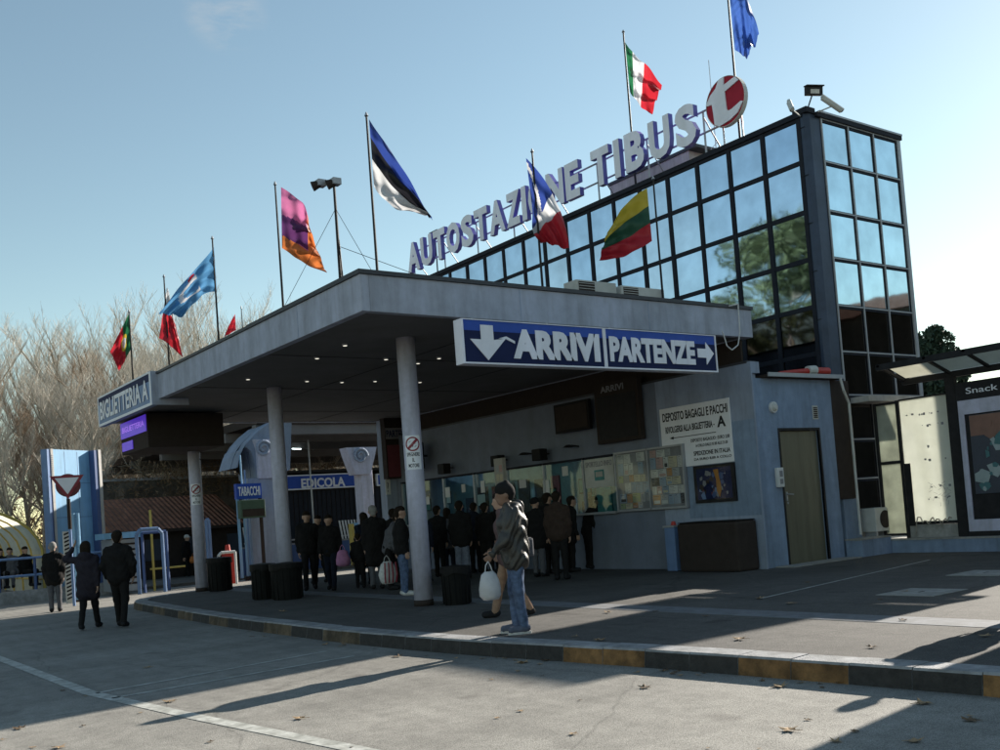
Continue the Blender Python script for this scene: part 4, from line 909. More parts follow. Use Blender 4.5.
# t logo disc
lg = empty('logo_disc', (18.2, 14.65, 9.75), 'round dark red disc with a big white letter t above the roof', 'sign')
cy_, cz_, R_ = 14.66, 10.66, .56
ring = [(-cy_+R_*math.cos(a), cz_+R_*math.sin(a)) for a in np.linspace(0, 2*PI, 48, endpoint=False)]
fr = FX(18.195)
mb = MB(); mb.prism(ring, fr, 0, .105, 'tred'); o = kid(mb, 'disc', lg)
mb = MB(); rk = []
for i in range(48):
    a = 2*PI*i/48; ca, sa = math.cos(a), math.sin(a)
    rk += [(18.08, cy_-(R_+.012)*ca, cz_+(R_+.012)*sa), (18.20, cy_-(R_+.012)*ca, cz_+(R_+.012)*sa), (18.08, cy_-(R_+.001)*ca, cz_+(R_+.001)*sa), (18.20, cy_-(R_+.001)*ca, cz_+(R_+.001)*sa)]
fs = []
for i in range(48):
    a, b = 4*i, 4*((i+1) % 48); fs += [(a, b, b+1, a+1), (a+2, a, b, b+2)[::-1]]
mb.add(rk, fs, 'offwhite'); kid(mb, 'rim', lg)
# the letter t: slanted stem with a hook and a crossbar swept from the left
def tp(u, v): return (-cy_+u*R_, cz_+v*R_)
stem = [(-.22, .96), (.06, .98), (.02, .66), (.62, .78), (.80, .58), (.05, .38), (.08, -.36), (.16, -.46), (.34, -.45), (.82, -.30), (.93, -.34), (.62, -.70), (.2, -.86), (-.36, -.93), (-.60, -.78), (-.62, -.35), (-.66, .10), (-.93, .12), (-.98, .18), (-.70, .50), (-.40, .68)]
mb = MB()
fr2 = FX(18.085)
def poly(mb, pts, fr, n0, n1, mt):   # concave prism through bmesh triangulation
    import bmesh
    bm = bmesh.new(); O, U, V, N = [Vector(q) for q in fr]
    vs = [bm.verts.new(O+U*u+V*v+N*n1) for u, v in pts]; bm.faces.new(vs); bm.normal_update(); bmesh.ops.triangulate(bm, faces=bm.faces[:]); bm.verts.index_update()
    tri = [tuple(v.index for v in f.verts) for f in bm.faces]; co_ = [v.co[:] for v in bm.verts]; bm.free()
    k = len(co_); back = [tuple(np.array(c)-np.array(N)*(n1-n0)) for c in co_]
    mb.add(co_+back, tri+[tuple(i+k for i in f[::-1]) for f in tri]+[(i, (i+1) % k, k+(i+1) % k, k+i) for i in range(k)], mt)
poly(mb, [tp(*p) for p in stem], fr2, 0, .03, 'letterw'); kid(mb, 'letter', lg)
for q in (14.4, 14.95): mb = MB(); mb.tube((18.3, q, 9.7), (18.3, q, 10.3), .02, .02, 'alu'); kid(mb, 'strut', lg)
# roof-corner lamp and two cameras
t = empty('floodlight', (18.35, 12.75, 9.78), 'square floodlight on a slanting arm at the glass roof corner', 'floodlight')
A = aty(812, 92, 12.7); B = aty(803, 106, 12.75)
mb = MB(); mb.tube((18.4, 12.75, 9.75), (A[0], 12.7, A[2]-.06), .016, .016, 'dark'); kid(mb, 'arm', t)
c = A; lf = ((c[0], 12.66, c[2]), (.93, -.36, .03), (-.05, -.12, .99), (-.36, -.93, -.13)); mb = MB(); mb.plate(lf, -.20, .20, -.09, .09, -.05, .05, 'dark'); mb.plate(lf, -.22, .22, .091, .12, -.05, .09, 'dark'); kid(mb, 'housing', t, bevel=.008)
mb = MB(); mb.plate(lf, -.11, .11, -.06, .03, .051, .056, 'offwhite'); kid(mb, 'lens', t)
for lb, p, q, w0 in (('white security camera pointing down the street right of the roof floodlight', (822, 98), (841, 111), (818, 112)), ('small security camera at the roof corner left of the floodlight', (789, 103), (792, 110), (800, 116))):
    a, b, c = aty(*p, 12.3), aty(*q, 12.15), aty(*w0, 12.55)
    t = empty('security_camera', tuple(c), lb, 'security camera', 'cameras on the roof corner')
    mb = MB(); d = (b-a)/np.linalg.norm(b-a); mb.tube(a, b, .05, .05, 'offwhite', 10); mb.tube(a+[0, 0, .045]-d*.0, b+[0, 0, .045]+d*.06, .045, .045, 'offwhite', 6); kid(mb, 'housing', t)
    mb = MB(); mb.tube(b, b+d*.02, .035, .03, 'black', 10); kid(mb, 'lens', t)
    mb = MB(); mb.tube(c, (a+b)/2-[0, 0, .04], .015, .015, 'offwhite', 6); kid(mb, 'bracket', t)
# AC units on the canopy roof
for lb, p0, p1, zt, yy in (('white air-conditioning unit on the canopy roof, left one of the pair', (577, 290), (617, 296), 0, 12.95), ('white air-conditioning unit on the canopy roof, right one of the pair by the flagpole', (622, 296), (665, 302), 0, 12.95)):
    a = aty(*p0, yy); b = aty(*p1, yy); z0 = ZT+.06
    t = empty('roof_air_conditioner', (a[0], yy, z0), lb, 'air conditioner', 'air conditioners on the canopy roof')
    ztop = zover(p0[0], p0[1]-11, a[0], yy)
    mb = MB(); mb.box(a[0], b[0], yy, yy+.35, z0+.06, ztop, 'offwhite'); kid(mb, 'casing', t, bevel=.01)
    mb = MB(); mb.box(a[0]+.05, a[0]+.42, yy-.008, yy-.001, z0+.1, ztop-.03, 'dark2')
    hz_ = ztop-z0-.14
    for i in range(4): mb.box(a[0]+.05, a[0]+.42, yy-.014, yy-.0085, z0+.11+hz_*(i+.5)/4.2, z0+.12+hz_*(i+.5)/4.2, 'offwhite')
    kid(mb, 'grille', t); mb = MB(); mb.box(a[0]+.05, a[0]+.1, yy, yy+.35, z0, z0+.059, 'dark'); mb.box(b[0]-.1, b[0]-.05, yy, yy+.35, z0, z0+.059, 'dark'); kid(mb, 'foot', t)
# ground-level AC unit and rails between annex and panels
t = empty('wall_air_conditioner', (19.2, 12.3, .9), 'white air-conditioning unit low behind the railing beside the glass block', 'air conditioner')
mb = MB(); mb.box(18.75, 19.35, 12.2, 12.55, .62, 1.12, 'offwhite'); kid(mb, 'casing', t, bevel=.012)
mb = MB(); mb.tube((19.1, 12.199, .87), (19.1, 12.19, .87), .19, .19, 'dark2', 20); kid(mb, 'fan_grille', t)
mb = MB(); mb.box(18.8, 18.84, 12.25, 12.5, .5, .619, 'alu'); mb.box(19.26, 19.3, 12.25, 12.5, .5, .619, 'alu'); kid(mb, 'bracket', t)

# ================================================================== RIGHT SHELTER (plane X = 19.2) on a low wall
SX = 19.2
t = empty('low_wall', (19.1, 11, 0), 'low blue-grey kerb wall carrying the frosted panels at right', 'wall')
mb = MB(); mb.box(18.95, 19.6, 7.4, 12.15, K-.02, .42, 'hallblue'); mb.box(17.9, 18.94, 12.0, 12.38, K-.02, .50, 'hallblue'); kid(mb, 'wall', t); mb = MB(); mb.box(18.93, 19.62, 7.4, 12.17, .421, .45, 'slab'); mb.box(17.88, 18.925, 11.98, 12.39, .501, .53, 'slab'); kid(mb, 'cap', t)
sh = empty('glazed_shelter', (SX, 11, .42), 'dark framed shelter with bright frosted panels and a glass roof', 'shelter')
def post(y, z1, w_=.09): 
    mb = MB(); mb.box(SX-.04, SX+.06, y-w_/2, y+w_/2, .45, z1, 'dark'); kid(mb, 'post', sh, bevel=.005)
post(12.27, 3.33, .06); post(11.74, 3.34, .07); post(10.55, 3.66, .20); 
mb = MB(); mb.box(SX-.03, SX+.05, 11.78, 12.24, 3.28, 3.33, 'dark'); mb.box(SX-.03, SX+.05, 11.78, 12.24, 2.02, 2.08, 'dark'); mb.box(SX-.03, SX+.05, 11.78, 12.24, .5, .55, 'dark'); mb.box(SX-.03, SX+.05, 10.66, 11.70, 3.32, 3.35, 'dark'); mb.box(SX-.03, SX+.05, 10.66, 11.70, .72, .78, 'dark'); mb.box(SX-.05, SX-.035, 11.55, 11.69, .7, 2.0, 'dark'); kid(mb, 'rail', sh)
mb = MB(); mb.box(SX-.01, SX+.04, 10.66, 11.70, .452, .715, 'slab'); kid(mb, 'base_panel', sh)
mb = MB(); mb.box(SX, SX+.012, 11.78, 12.24, 2.081, 3.279, panelg); kid(mb, 'green_panel', sh)
mb = MB(); mb.box(SX, SX+.012, 11.78, 12.24, .551, 2.019, panelg); kid(mb, 'green_panel', sh)
mb = MB(); mb.box(SX, SX+.012, 10.66, 11.70, .781, 3.319, panelw); wp = kid(mb, 'white_panel', sh)
mb = MB(); rr = random.Random(9)
for i in range(34):
    y_ = rr.uniform(10.75, 11.6); z_ = rr.choice([3.0, 2.75, 2.3, 2.05, 1.5, 1.25])+rr.uniform(-.02, .02); s_ = rr.uniform(.005, .028)
    mb.box(SX-.003, SX-.0005, y_-s_, y_+s_, z_-s_*rr.uniform(.5, 1.4), z_+s_*rr.uniform(.3, 1.2), 'greytxt')
for i in range(30):
    y_, z_ = 10.95+rr.uniform(-.15, .2), 1.35+rr.uniform(-.2, .25); a = rr.random()*6; mb.tube((SX-.002, y_, z_), (SX-.002, y_+.09*math.cos(a), z_+.09*math.sin(a)), .0025, .0025, 'greytxt', 4)
sub(mb, 'scribbles', wp)
mb = MB(); y_ = 11.55
pts = [(SX-.06, y_, .5)]
for k_ in range(18):
    y_ -= .045; pts.append((SX-.06-.03*rr.random(), y_, .82+.1*math.sin(k_*.9)*rr.random()-(.06 if k_ % 3 == 0 else 0)))
mb.path(pts, .012, 'bark', 5); t = tag(mb.build('dry_vine'), 'dry vine stem trailing along the foot of the white panel', 'vine')
# roof frame + glass
mb = MB()
for xx, z_ in ((18.35, 3.98), (19.25, 3.70), (20.3, 3.9)): mb.box(xx-.05, xx+.05, 7.4, 11.6, z_-.06, z_+.06, 'dark')
for yy in (7.45, 8.6, 9.75, 10.55, 11.55): 
    mb.add([(18.3, yy-.03, 3.98), (18.3, yy+.03, 3.98), (19.25, yy+.03, 3.70), (19.25, yy-.03, 3.70), (18.3, yy-.03, 4.03), (18.3, yy+.03, 4.03), (19.25, yy+.03, 3.75), (19.25, yy-.03, 3.75)], [(0, 1, 2, 3), (7, 6, 5, 4), (0, 3, 7, 4), (1, 5, 6, 2), (0, 4, 5, 1), (3, 2, 6, 7)], 'dark')
    mb.add([(19.25, yy-.03, 3.70), (19.25, yy+.03, 3.70), (20.3, yy+.03, 3.9), (20.3, yy-.03, 3.9), (19.25, yy-.03, 3.75), (19.25, yy+.03, 3.75), (20.3, yy+.03, 3.95), (20.3, yy-.03, 3.95)], [(0, 1, 2, 3), (7, 6, 5, 4), (0, 3, 7, 4), (1, 5, 6, 2), (0, 4, 5, 1), (3, 2, 6, 7)], 'dark')
kid(mb, 'roof_frame', sh)
mb = MB(); mb.add([(18.4, 7.4, 4.035), (18.4, 11.5, 4.035), (19.2, 11.5, 3.775), (19.2, 7.4, 3.775)], [(0, 1, 2, 3)], roofglass); mb.add([(19.3, 7.4, 3.775), (19.3, 11.5, 3.775), (20.25, 11.5, 3.965), (20.25, 7.4, 3.965)], [(0, 1, 2, 3)], roofglass); kid(mb, 'roof_glass', sh)
# snack poster cabinet
t = empty('snack_sign_cabinet', (SX, 9.5, .45), 'tall dark poster cabinet lettered Snack & Drink at the right edge', 'poster cabinet')
mb = MB(); mb.box(SX-.05, SX+.15, 7.6, 10.44, .451, 3.50, 'dark'); kid(mb, 'cabinet', t)
mb = MB()
for a, b, c, d in ((7.8, 10.40, 2.86, 3.14), (7.8, 10.40, .55, .78), (10.29, 10.40, .781, 2.859), (7.8, 7.95, .781, 2.859)): mb.box(SX-.075, SX-.051, a, b, c, d, 'column')
kid(mb, 'border', t)
mb = MB(); mb.box(SX-.07, SX-.051, 7.951, 10.2, 1.28, 2.83, 'farglass'); 
pm = [mat('poster_teal', (.06, .16, .17), .4), mat('poster_brown', (.22, .12, .09), .4), mat('poster_pale', (.3, .36, .36), .4)]
mb.box(SX-.076, SX-.0705, 7.951, 10.19, 2.42, 2.82, pm[1])
for i in range(60):
    y_, z_ = rr.uniform(8.1, 10.1), rr.uniform(1.35, 2.75); s_ = rr.uniform(.03, .16); a = rr.random()*6
    mb.prism([(-min(max(y_+s_*math.cos(a+q)*rr.uniform(.3, 1.5), 7.96), 10.18), min(max(z_+s_*math.sin(a+q), 1.29), 2.81)) for q in (0, 1.1, 2.5, 3.6, 5)], FX(SX-.0765), .0001*i, .0002+.0002*i, pm[1 if z_ > 2.45 else rr.choice([0, 0, 2])] if rr.random() < .8 else MT['farglass'])
kid(mb, 'poster', t)
mb = MB(); text(mb, 'Snack & Drink', FX(SX-.052), -10.22, -8.6, 3.26, 3.38, 0, .006, 'sign_white', bold=.005); kid(mb, 'lettering', t)

# ================================================================== FLAGS
def flagpole(name, label, bx, by, zb, zt, corners, colf, flagmats, r=.022, cat='flag', group='flags flying from poles', folds=3, amp=.10, sagL=0, lean=None, nu=36, nv=44):
    """corners: px of hoist top, hoist bottom, fly bottom, fly top"""
    t = empty(name, (bx, by, zb), label, cat, group)
    tp_ = (bx, by, zt) if lean is None else lean
    mb = MB(); mb.tube((bx, by, zb), tp_, r, r*.7, 'dark' if r > .02 else 'dark', 8); mb.tube(tp_, (tp_[0], tp_[1], tp_[2]+.06), r*1.5, r*.4, 'alu', 8); kid(mb, 'pole', t)
    vd = np.array([bx, by, 0])/math.hypot(bx, by)
    def P(px, py, off=0): d = ray(px, py); tt = (math.hypot(bx, by)+off)/(d[0]*vd[0]+d[1]*vd[1]); return _o+d*tt
    ht, hb, fb, ft = [np.array(P(*c)) for c in corners[:4]]
    mt_, mb__ = (np.array(P(*corners[4])), np.array(P(*corners[5]))) if len(corners) > 4 else ((ht+ft)/2, (hb+fb)/2)
    vs = []; fs = []; mi = []
    def quad(a, m, b, s): return a*(1-s)*(1-2*s)+m*4*s*(1-s)+b*s*(2*s-1)
    for i in range(nu+1):
        u = i/nu
        for j in range(nv+1):
            v = j/nv
            p = quad(ht, mt_, ft, u)*(1-v)+quad(hb, mb__, fb, u)*v
            off = amp*.22*u**.5*math.sin(2*PI*(7*v+3.1*u)+by)*math.sin(3*u+1+bx)+amp*u**.6*(math.sin(2*PI*folds*(v*.8+u*.35)+bx)+.4*math.sin(5*PI*(u-v*.5)+by))
            vs.append(tuple(p+vd*off+np.array([0, 0, 1])*.25*off*math.sin(u*9)*.3))
    for i in range(nu):
        for j in range(nv):
            fs.append((i*(nv+1)+j, (i+1)*(nv+1)+j, (i+1)*(nv+1)+j+1, i*(nv+1)+j+1)); mi.append(colf((i+.5)/nu, (j+.5)/nv))
    mb = MB()
    for k_, m_ in enumerate(flagmats): mb.m(m_)
    mb.v = vs; mb.f = fs; mb.mi = mi
    o = kid(mb, 'flag_cloth', t, smooth=True)
    return t
def fm(n_, c_): 
    return translucent('flag_'+n_, c_, .45, .06, 4)
fr_, fg_, fy_, fw_, fb_, fk_ = fm('red', (.5, .025, .04)), fm('green', (.02, .14, .06)), fm('yellow', (.60, .45, .05)), fm('white', (.66, .66, .70)), fm('blue', (.03, .06, .28)), fm('black', (.015, .015, .02))
flb, fpk, fpu, fo = fm('lightblue', (.12, .33, .60)), fm('pink', (.55, .16, .34)), fm('purple', (.10, .03, .12)), fm('orange', (.62, .18, .05))
fdr = fm('darkred', (.32, .02, .03)); fmb = fm('midblue', (.05, .12, .42)); fdg = fm('darkgreen', (.03, .10, .06))
zf = ZT+.02; PXL = 7.3
def yat(px, py): return float(atx(px, py, PXL)[1])
# Portugal
def cf(u, v):
    if (u-.42)**2*1.6+(v-.5)**2 < .018: return 3
    if (u-.42)**2*1.6+(v-.5)**2 < .05: return 2
    return 0 if u < .42 else 1
flagpole('flagpole', 'green and red flag with yellow emblem, farthest left above the blue sign', PXL, 24.5, zf, 7.16, [(129, 313), (131, 349), (119, 371), (110, 351), (121, 330), (125, 360)], cf, [fg_, fr_, fy_, fw_], amp=.07)
flagpole('flagpole', 'white over red flag hanging behind the light blue flag', PXL, 21.8, zf, 7.38, [(167, 287), (159, 338), (183, 358), (170, 300), (169, 293), (172, 347)], lambda u, v: 0 if v < .42 else 1, [fw_, fr_], amp=.08)
flagpole('flagpole', 'light blue flag with white crescent shape streaming left', PXL, 18.8, zf, 7.43, [(214, 247), (217, 292), (183, 317), (158, 313), (190, 276), (200, 297)], lambda u, v: 1 if (abs((u-.55)**2+(v-.45)**2*.6-.045) < .018 and u > .42) else (2 if (u-.5)**2+(v-.1)**2 < .003 else 0), [flb, fw_, fr_], amp=.10)
flagpole('flagpole', 'small red flag tip just showing over the canopy edge', 7.6, 18.3, zf, 5.95, [(235, 314), (236, 330), (224, 337), (229, 325)], lambda u, v: 0, [fr_], r=.012, amp=.02)
flagpole('flagpole', 'pink and orange flag with a purple wedge drooping right', PXL, 15.75, zf, 7.56, [(281, 187), (282, 248), (327, 274), (308, 226), (303, 205), (297, 258)], lambda u, v: (2 if u > .72 else (1 if abs(v-.62+.15*u) < .17+.05*u and u < .75 else (0 if v < .75 else 3))), [fpk, fpu, fo, fpk], amp=.10)
flagpole('flagpole', 'blue, black and white horizontal striped flag drooping right', 7.4, 12.65, zf, zover(367, 116, 7.4, 12.65), [(369, 119), (374, 186), (425, 213), (433, 219), (396, 160), (392, 205)], lambda u, v: 0 if v < .27 else (1 if v < .58 else 2), [fb_, fk_, fw_], amp=.09)
flagpole('flagpole', 'blue, white and red flag with white diagonal lines before the rooftop letters', 10.75, 12.9, zf, 7.71, [(526, 158), (533, 214), (541, 242), (569, 249), (556, 200), (533, 232)], lambda u, v: 2 if u > .62 else (1 if (u > .42 or abs(u*1.3-v*.9+.1) < .06 or abs(v-.15-u) < .03) else 0), [fb_, fw_, fr_], amp=.08)
flagpole('flagpole', 'yellow, green and red striped flag streaming left before the glass', 13.65, 12.9, zf, 7.65, [(647, 188), (652, 241), (599, 261), (607, 232), (628, 203), (628, 254)], lambda u, v: min(2, int(v*2.999)), [fy_, fdg, fr_], amp=.08)
flagpole('flagpole', 'green, white and red vertical striped flag drooping above the rooftop letters', 19.0, 18.6, 9.65, zover(624, 32, 19, 18.6), [(625, 42), (630, 92), (652, 113), (662, 84), (640, 60), (638, 103)], lambda u, v: 0 if u < .28 else (1 if u < .62 else 2), [fg_, fw_, fr_], r=.03, amp=.16)
flagpole('flagpole', 'blue flag high above the round red logo, cut by the photo top', 19.0, 15.05, 9.65, zover(727, -15, 19, 15.05), [(729, -10), (735, 50), (748, 54), (759, 38), (745, -5), (743, 56)], lambda u, v: 0, [fmb], r=.03, amp=.2, folds=2)
# flagless poles behind the letters
t = empty('roof_aerial', (19.4, 16.4, 9.65), 'thin white aerial with short rungs beside the red disc', 'aerial')
b_ = atx(716, 148, 19.4); mb = MB(); mb.tube((19.4, b_[1], 9.6), (19.4, b_[1], zover(709, 60, 19.4, b_[1])), .012, .008, 'cable', 6); kid(mb, 'mast', t)
mb = MB(); 
for i in range(4): mb.tube((19.4, b_[1]+.35-.06*i, 9.95+.12*i), (19.4, b_[1]-.2+.05*i, 10.05+.12*i), .008, .008, 'cable', 5)
kid(mb, 'rung', t)
t = empty('roof_pole', (19, 28.4, 9.65), 'bare dark pole with a small box above the first rooftop letters', 'pole')
mb = MB(); mb.tube((19, 28.38, 9.6), (19, 28.38, 11.5), .03, .02, 'dark', 6); kid(mb, 'mast', t); mb = MB(); mb.box(18.9, 19.1, 28.1, 28.6, 11.25, 11.5, 'dark'); kid(mb, 'box', t)
# floodlight mast on the canopy
my = 13.9; zt = zover(331, 184, 7.45, my)
t = empty('floodlight_mast', (7.45, my, zf), 'slim mast with twin floodlights held by guy wires on the canopy', 'floodlight mast')
mb = MB(); mb.tube((7.45, my, zf), (7.45, my, zt), .028, .022, 'dark', 8); kid(mb, 'pole', t)
c0 = np.array([7.45, my, zt])
for k_, (dx, dy) in enumerate(((-.16, .14), (.02, -.02))):
    mb = MB(); q = c0+[dx, dy, .03]; mb.box(q[0]-.07, q[0]+.07, q[1]-.07, q[1]+.07, q[2]-.05, q[2]+.05, 'alu'); mb.tube(q, q+[-.12, .06, -.05], .05, .08, 'dark2', 10); kid(mb, 'floodlight', t)
mb = MB()
for e in ((7.3, my+2.2, zf), (7.3, my-1.25, zf+.1), (9.5, my-.7, zf)): mb.tube((7.45, my, zt-.4 if e[0] < 9 else zt-1.0), e, .005, .005, 'dark', 4)
mb.tube((7.47, my, zt-.9), (7.44, my-.12, zf), .012, .012, 'dark', 5)
kid(mb, 'guy_wire', t)

# ================================================================== BINS
def litter_bin(x, y, r0, h_, label, tilt=0):
    t = empty('litter_bin', (x, y, K), label, 'litter bin', 'dark round litter bins under the canopy')
    mb = MB(); mb.tube((x, y, K), (x, y, K+h_), r0*.9, r0, 'bin', 28)
    for i in range(14): a = 2*PI*i/14; mb.box(x+r0*.95*math.cos(a)-.012, x+r0*.95*math.cos(a)+.012, y+r0*.95*math.sin(a)-.012, y+r0*.95*math.sin(a)+.012, K+.02, K+h_-.05, 'bin')
    o = kid(mb, 'barrel', t)
    mb = MB(); mb.tube((x, y, K+h_-.03), (x, y, K+h_+.02), r0*1.06, r0*1.06, 'bin', 28); kid(mb, 'rim', t)
    mb = MB(); k = 22; vs = [(x, y, K+h_+.05)]
    for i in range(k): a = 2*PI*i/k; vs.append((x+r0*1.09*math.cos(a)*random.uniform(.96, 1.03), y+r0*1.09*math.sin(a), K+h_+.025)); 
    for i in range(k): a = 2*PI*i/k; vs.append((x+r0*1.10*math.cos(a), y+r0*1.10*math.sin(a), K+h_-.06-random.random()*.07))
    mb.add(vs, [(0, 1+i, 1+(i+1) % k) for i in range(k)]+[(1+i, 1+k+i, 1+k+(i+1) % k, 1+(i+1) % k) for i in range(k)], 'black'); kid(mb, 'bag_edge', t)
litter_bin(9.12, 13.75, .235, .60, 'dark round litter bin beside the nearest canopy column')
litter_bin(9.3, 24.9, .30, .82, 'dark round litter bin at the foot of the farthest canopy column')
litter_bin(8.45, 20.1, .25, .72, 'left one of two dark litter bins at the middle canopy column')
litter_bin(8.62, 19.3, .32, .72, 'right and wider one of two dark litter bins at the middle canopy column')

# ================================================================== BACKGROUND LEFT
# yellow-green barrel shelter
def P2(px, py, Y): a = aty(px, py, Y); return a[0], a[2]
t = empty('barrel_shelter', (4.9, 36, .1), 'yellow-green arched tunnel shelter with cream translucent sides', 'shelter')
xr, _ = P2(44, 560, 34); ztop = 2.95; xc = xr-2.3
prof = [(xr-.02, .15)]+[(xr-.02, 1.35)]+[(xc+2.28*math.cos(a), 1.35+1.6*math.sin(a)) for a in np.linspace(.12, PI-.12, 14)]+[(xc-2.28, 1.35), (xc-2.28, .15)]
for yy in (34, 35.6, 37.2, 38.8, 40.4):
    mb = MB(); mb.path([(a, yy, b) for a, b in prof], .05, 'yellow', 6); mb.path([(a, yy+.05, b) for a, b in prof], .03, 'green', 5); kid(mb, 'rib', t)
mb = MB()
for (a, b), (c, d) in zip(prof, prof[1:]): mb.add([(a, 34, b), (c, 34, d), (c, 40.4, d), (a, 40.4, b)], [(0, 1, 2, 3)], cream)
kid(mb, 'cover', t)
mb = MB()
for z_ in (.6, 1.35): mb.tube((xr-.02, 34, z_), (xr-.02, 40.4, z_), .03, .03, 'yellow', 6)
mb.tube((xc-2.28, 40.4, 1.35), (xr, 40.4, 1.35), .04, .04, 'green', 6)
for q in np.arange(xc-2.2, xr, .28): mb.tube((q, 40.4, .1), (q, 40.4, 1.35), .015, .015, 'green', 4)
kid(mb, 'rails', t)
# blue concrete portal, turned a little towards the sun
def rot(cx, cy, a):
    ca, sa = math.cos(a), math.sin(a); return ((cx, cy, 0), (ca, sa, 0), (0, 0, 1), (sa, -ca, 0))
t = empty('blue_portal', (7.6, 33, .1), 'tall sky-blue concrete panel between two pale-edged fins', 'concrete portal')
fr = rot(7.12, 33.0, math.radians(33))
wT = 2.2
mb = MB(); mb.plate(fr, .30, wT-.28, .1, 4.66, -.35, -.2, 'lightblue'); kid(mb, 'panel', t)
mb = MB()
for u in (.86, 1.4): mb.plate(fr, u-.006, u+.006, .1, 4.6, -.199, -.197, 'deepblue')
for v in (1.3, 2.5, 3.6): mb.plate(fr, .31, wT-.29, v-.006, v+.006, -.199, -.197, 'deepblue')
kid(mb, 'panel_joints', t)
mb = MB(); mb.plate(fr, 0, .08, .1, 4.64, -.3, -.05, 'steelblue'); mb.plate(fr, .081, .2, .1, 4.62, -.3, -.12, 'deepblue'); mb.plate(fr, .201, .299, .1, 4.66, -.3, -.1, 'palestone'); kid(mb, 'left_fin', t)
mb = MB(); mb.plate(fr, wT-.279, wT-.12, .1, 4.66, -.3, .02, 'deepblue'); mb.plate(fr, wT-.119, wT, .1, 4.68, -.3, .05, 'palestone'); kid(mb, 'right_fin', t)
mb = MB(); 
for i in range(11): mb.plate(fr, .21, .29, 3.9-.05+i*.06, 3.92-.05+i*.06, -.099, -.08, 'palestone')
kid(mb, 'edge_blocks', t)
# give way sign
gx, gy = 6.45, 28.0
a = aty(52, 476, gy); b = aty(83, 475, gy); c = aty(68, 499, gy)
t = empty('give_way_sign', (gx, gy, 0), 'red-bordered triangular give way sign on a grey post', 'traffic sign')
vdir = np.array([gx, gy, 0])/math.hypot(gx, gy)
fr = ((c[0], c[1], 0), (vdir[1], -vdir[0], 0), (0, 0, 1), (-vdir[0], -vdir[1], 0))
hw, z1, z0 = .42, a[2], c[2]
def tri(s): cz = z1-(z1-z0)/3; return [(-hw*s, cz+(z1-cz)*s), (0, cz+(z0-cz)*s), (hw*s, cz+(z1-cz)*s)]
mb = MB(); mb.prism(tri(1), fr, 0, .02, 'red'); kid(mb, 'plate', t); mb = MB(); mb.prism(tri(.70), fr, .021, .026, 'sign_white'); kid(mb, 'field', t)
mb = MB(); mb.tube((c[0]+.02, c[1]+.05, 0), (c[0]+.02, c[1]+.05, z1-.1), .04, .04, 'steelblue', 10); mb.tube((c[0]+.02, c[1]+.05, z0-.8), (c[0]+.02, c[1]+.05, z0), .05, .05, 'dark2', 10); kid(mb, 'post', t)
mb = MB(); mb.prism([(.02+.31*math.cos(q), z1-.26+.31*math.sin(q)) for q in np.linspace(0, 2*PI, 28, endpoint=False)], fr, -.10, -.08, 'plum'); kid(mb, 'round_plate', t)
# striped post and turquoise poles
t = empty('striped_post', (6.9, 29.5, 0), 'black and white diagonally striped post beside the give way sign', 'post')
x0_, z0_ = P2(67, 540, 29.5); mb = MB(); mb.box(x0_-.09, x0_+.07, 29.45, 29.6, 0, 2.0, 'offwhite'); kid(mb, 'post', t)
mb = MB()
for i in range(18): mb.add([(x0_-.09, 29.447, .1+i*.105), (x0_+.07, 29.447, .16+i*.105), (x0_+.07, 29.447, .21+i*.105), (x0_-.09, 29.447, .15+i*.105)], [(0, 1, 2, 3)], 'dark')
kid(mb, 'stripes', t)
for px, lb in ((73.5, 'bright turquoise pole just right of the give way sign'), (78, 'second turquoise pole right of the give way sign')):
    x_, z_ = P2(px, 520, 29.8); t = empty('turquoise_pole', (x_, 29.8, 0), lb, 'pole', 'turquoise poles'); mb = MB(); mb.tube((x_, 29.8, 0), (x_, 29.8, 2.5), .045, .045, 'lightblue', 8); kid(mb, 'shaft', t); mb = MB(); mb.tube((x_, 29.8, 0), (x_, 29.8, .06), .1, .09, 'dark2', 10); kid(mb, 'foot', t)
# kerbed plinth with blue railing
t = empty('blue_railing', (6.2, 33, .1), 'blue tubular railing on a low wall in front of the yellow shelter', 'railing')
mb = MB(); mb.box(-4, 9.6, 32.55, 32.85, 0, .36, 'stone'); kid(mb, 'base', t)
for x_ in np.arange(-3.5, 9.5, 1.0):
    mb = MB(); mb.tube((x_, 32.7, .36), (x_, 32.7, 1.32), .045, .045, 'deepblue', 8); kid(mb, 'post', t)
for q in (1.32, .8): mb = MB(); mb.tube((-3.5, 32.7, q), (9.5, 32.7, q), .04, .04, 'steelblue', 8); kid(mb, 'rail', t)
# blue tube frames
for Y_, a, b, lb in ((30.4, (136, 530), (165, 583), 'sky-blue tubular hoop frame left of the far column'), (31.5, (206, 520), (212, 572), 'narrow sky-blue tubular hoop just right of the far column')):
    x_, z_ = P2(*a, Y_); x2_, _z = P2(*b, Y_); t = empty('tube_frame', (x_, Y_, .1), lb, 'barrier', 'blue tube frames')
    mb = MB(); zz = z_; mb.path([(x_, Y_, .0), (x_, Y_, zz-.15), (x_+.12, Y_, zz), (x2_-.12, Y_, zz), (x2_, Y_, zz-.15), (x2_, Y_, .0)] if x2_-x_ > .3 else [(x_, Y_, .0), (x_, Y_, zz), (x2_, Y_, zz), (x2_, Y_, .0)], .055, 'steelblue', 8); kid(mb, 'tube', t)
    if x2_-x_ > .4: mb = MB(); mb.path([(x_+.28, Y_+.4, .0), (x_+.28, Y_+.4, zz-.1), (x2_+.25, Y_+.4, zz-.1), (x2_+.25, Y_+.4, .0)], .045, 'deepblue', 8); kid(mb, 'rear_tube', t)
t = empty('ticket_kiosk', (8.6, 31, .1), 'turquoise-topped kiosk with grey shutters behind the walking couple', 'kiosk')
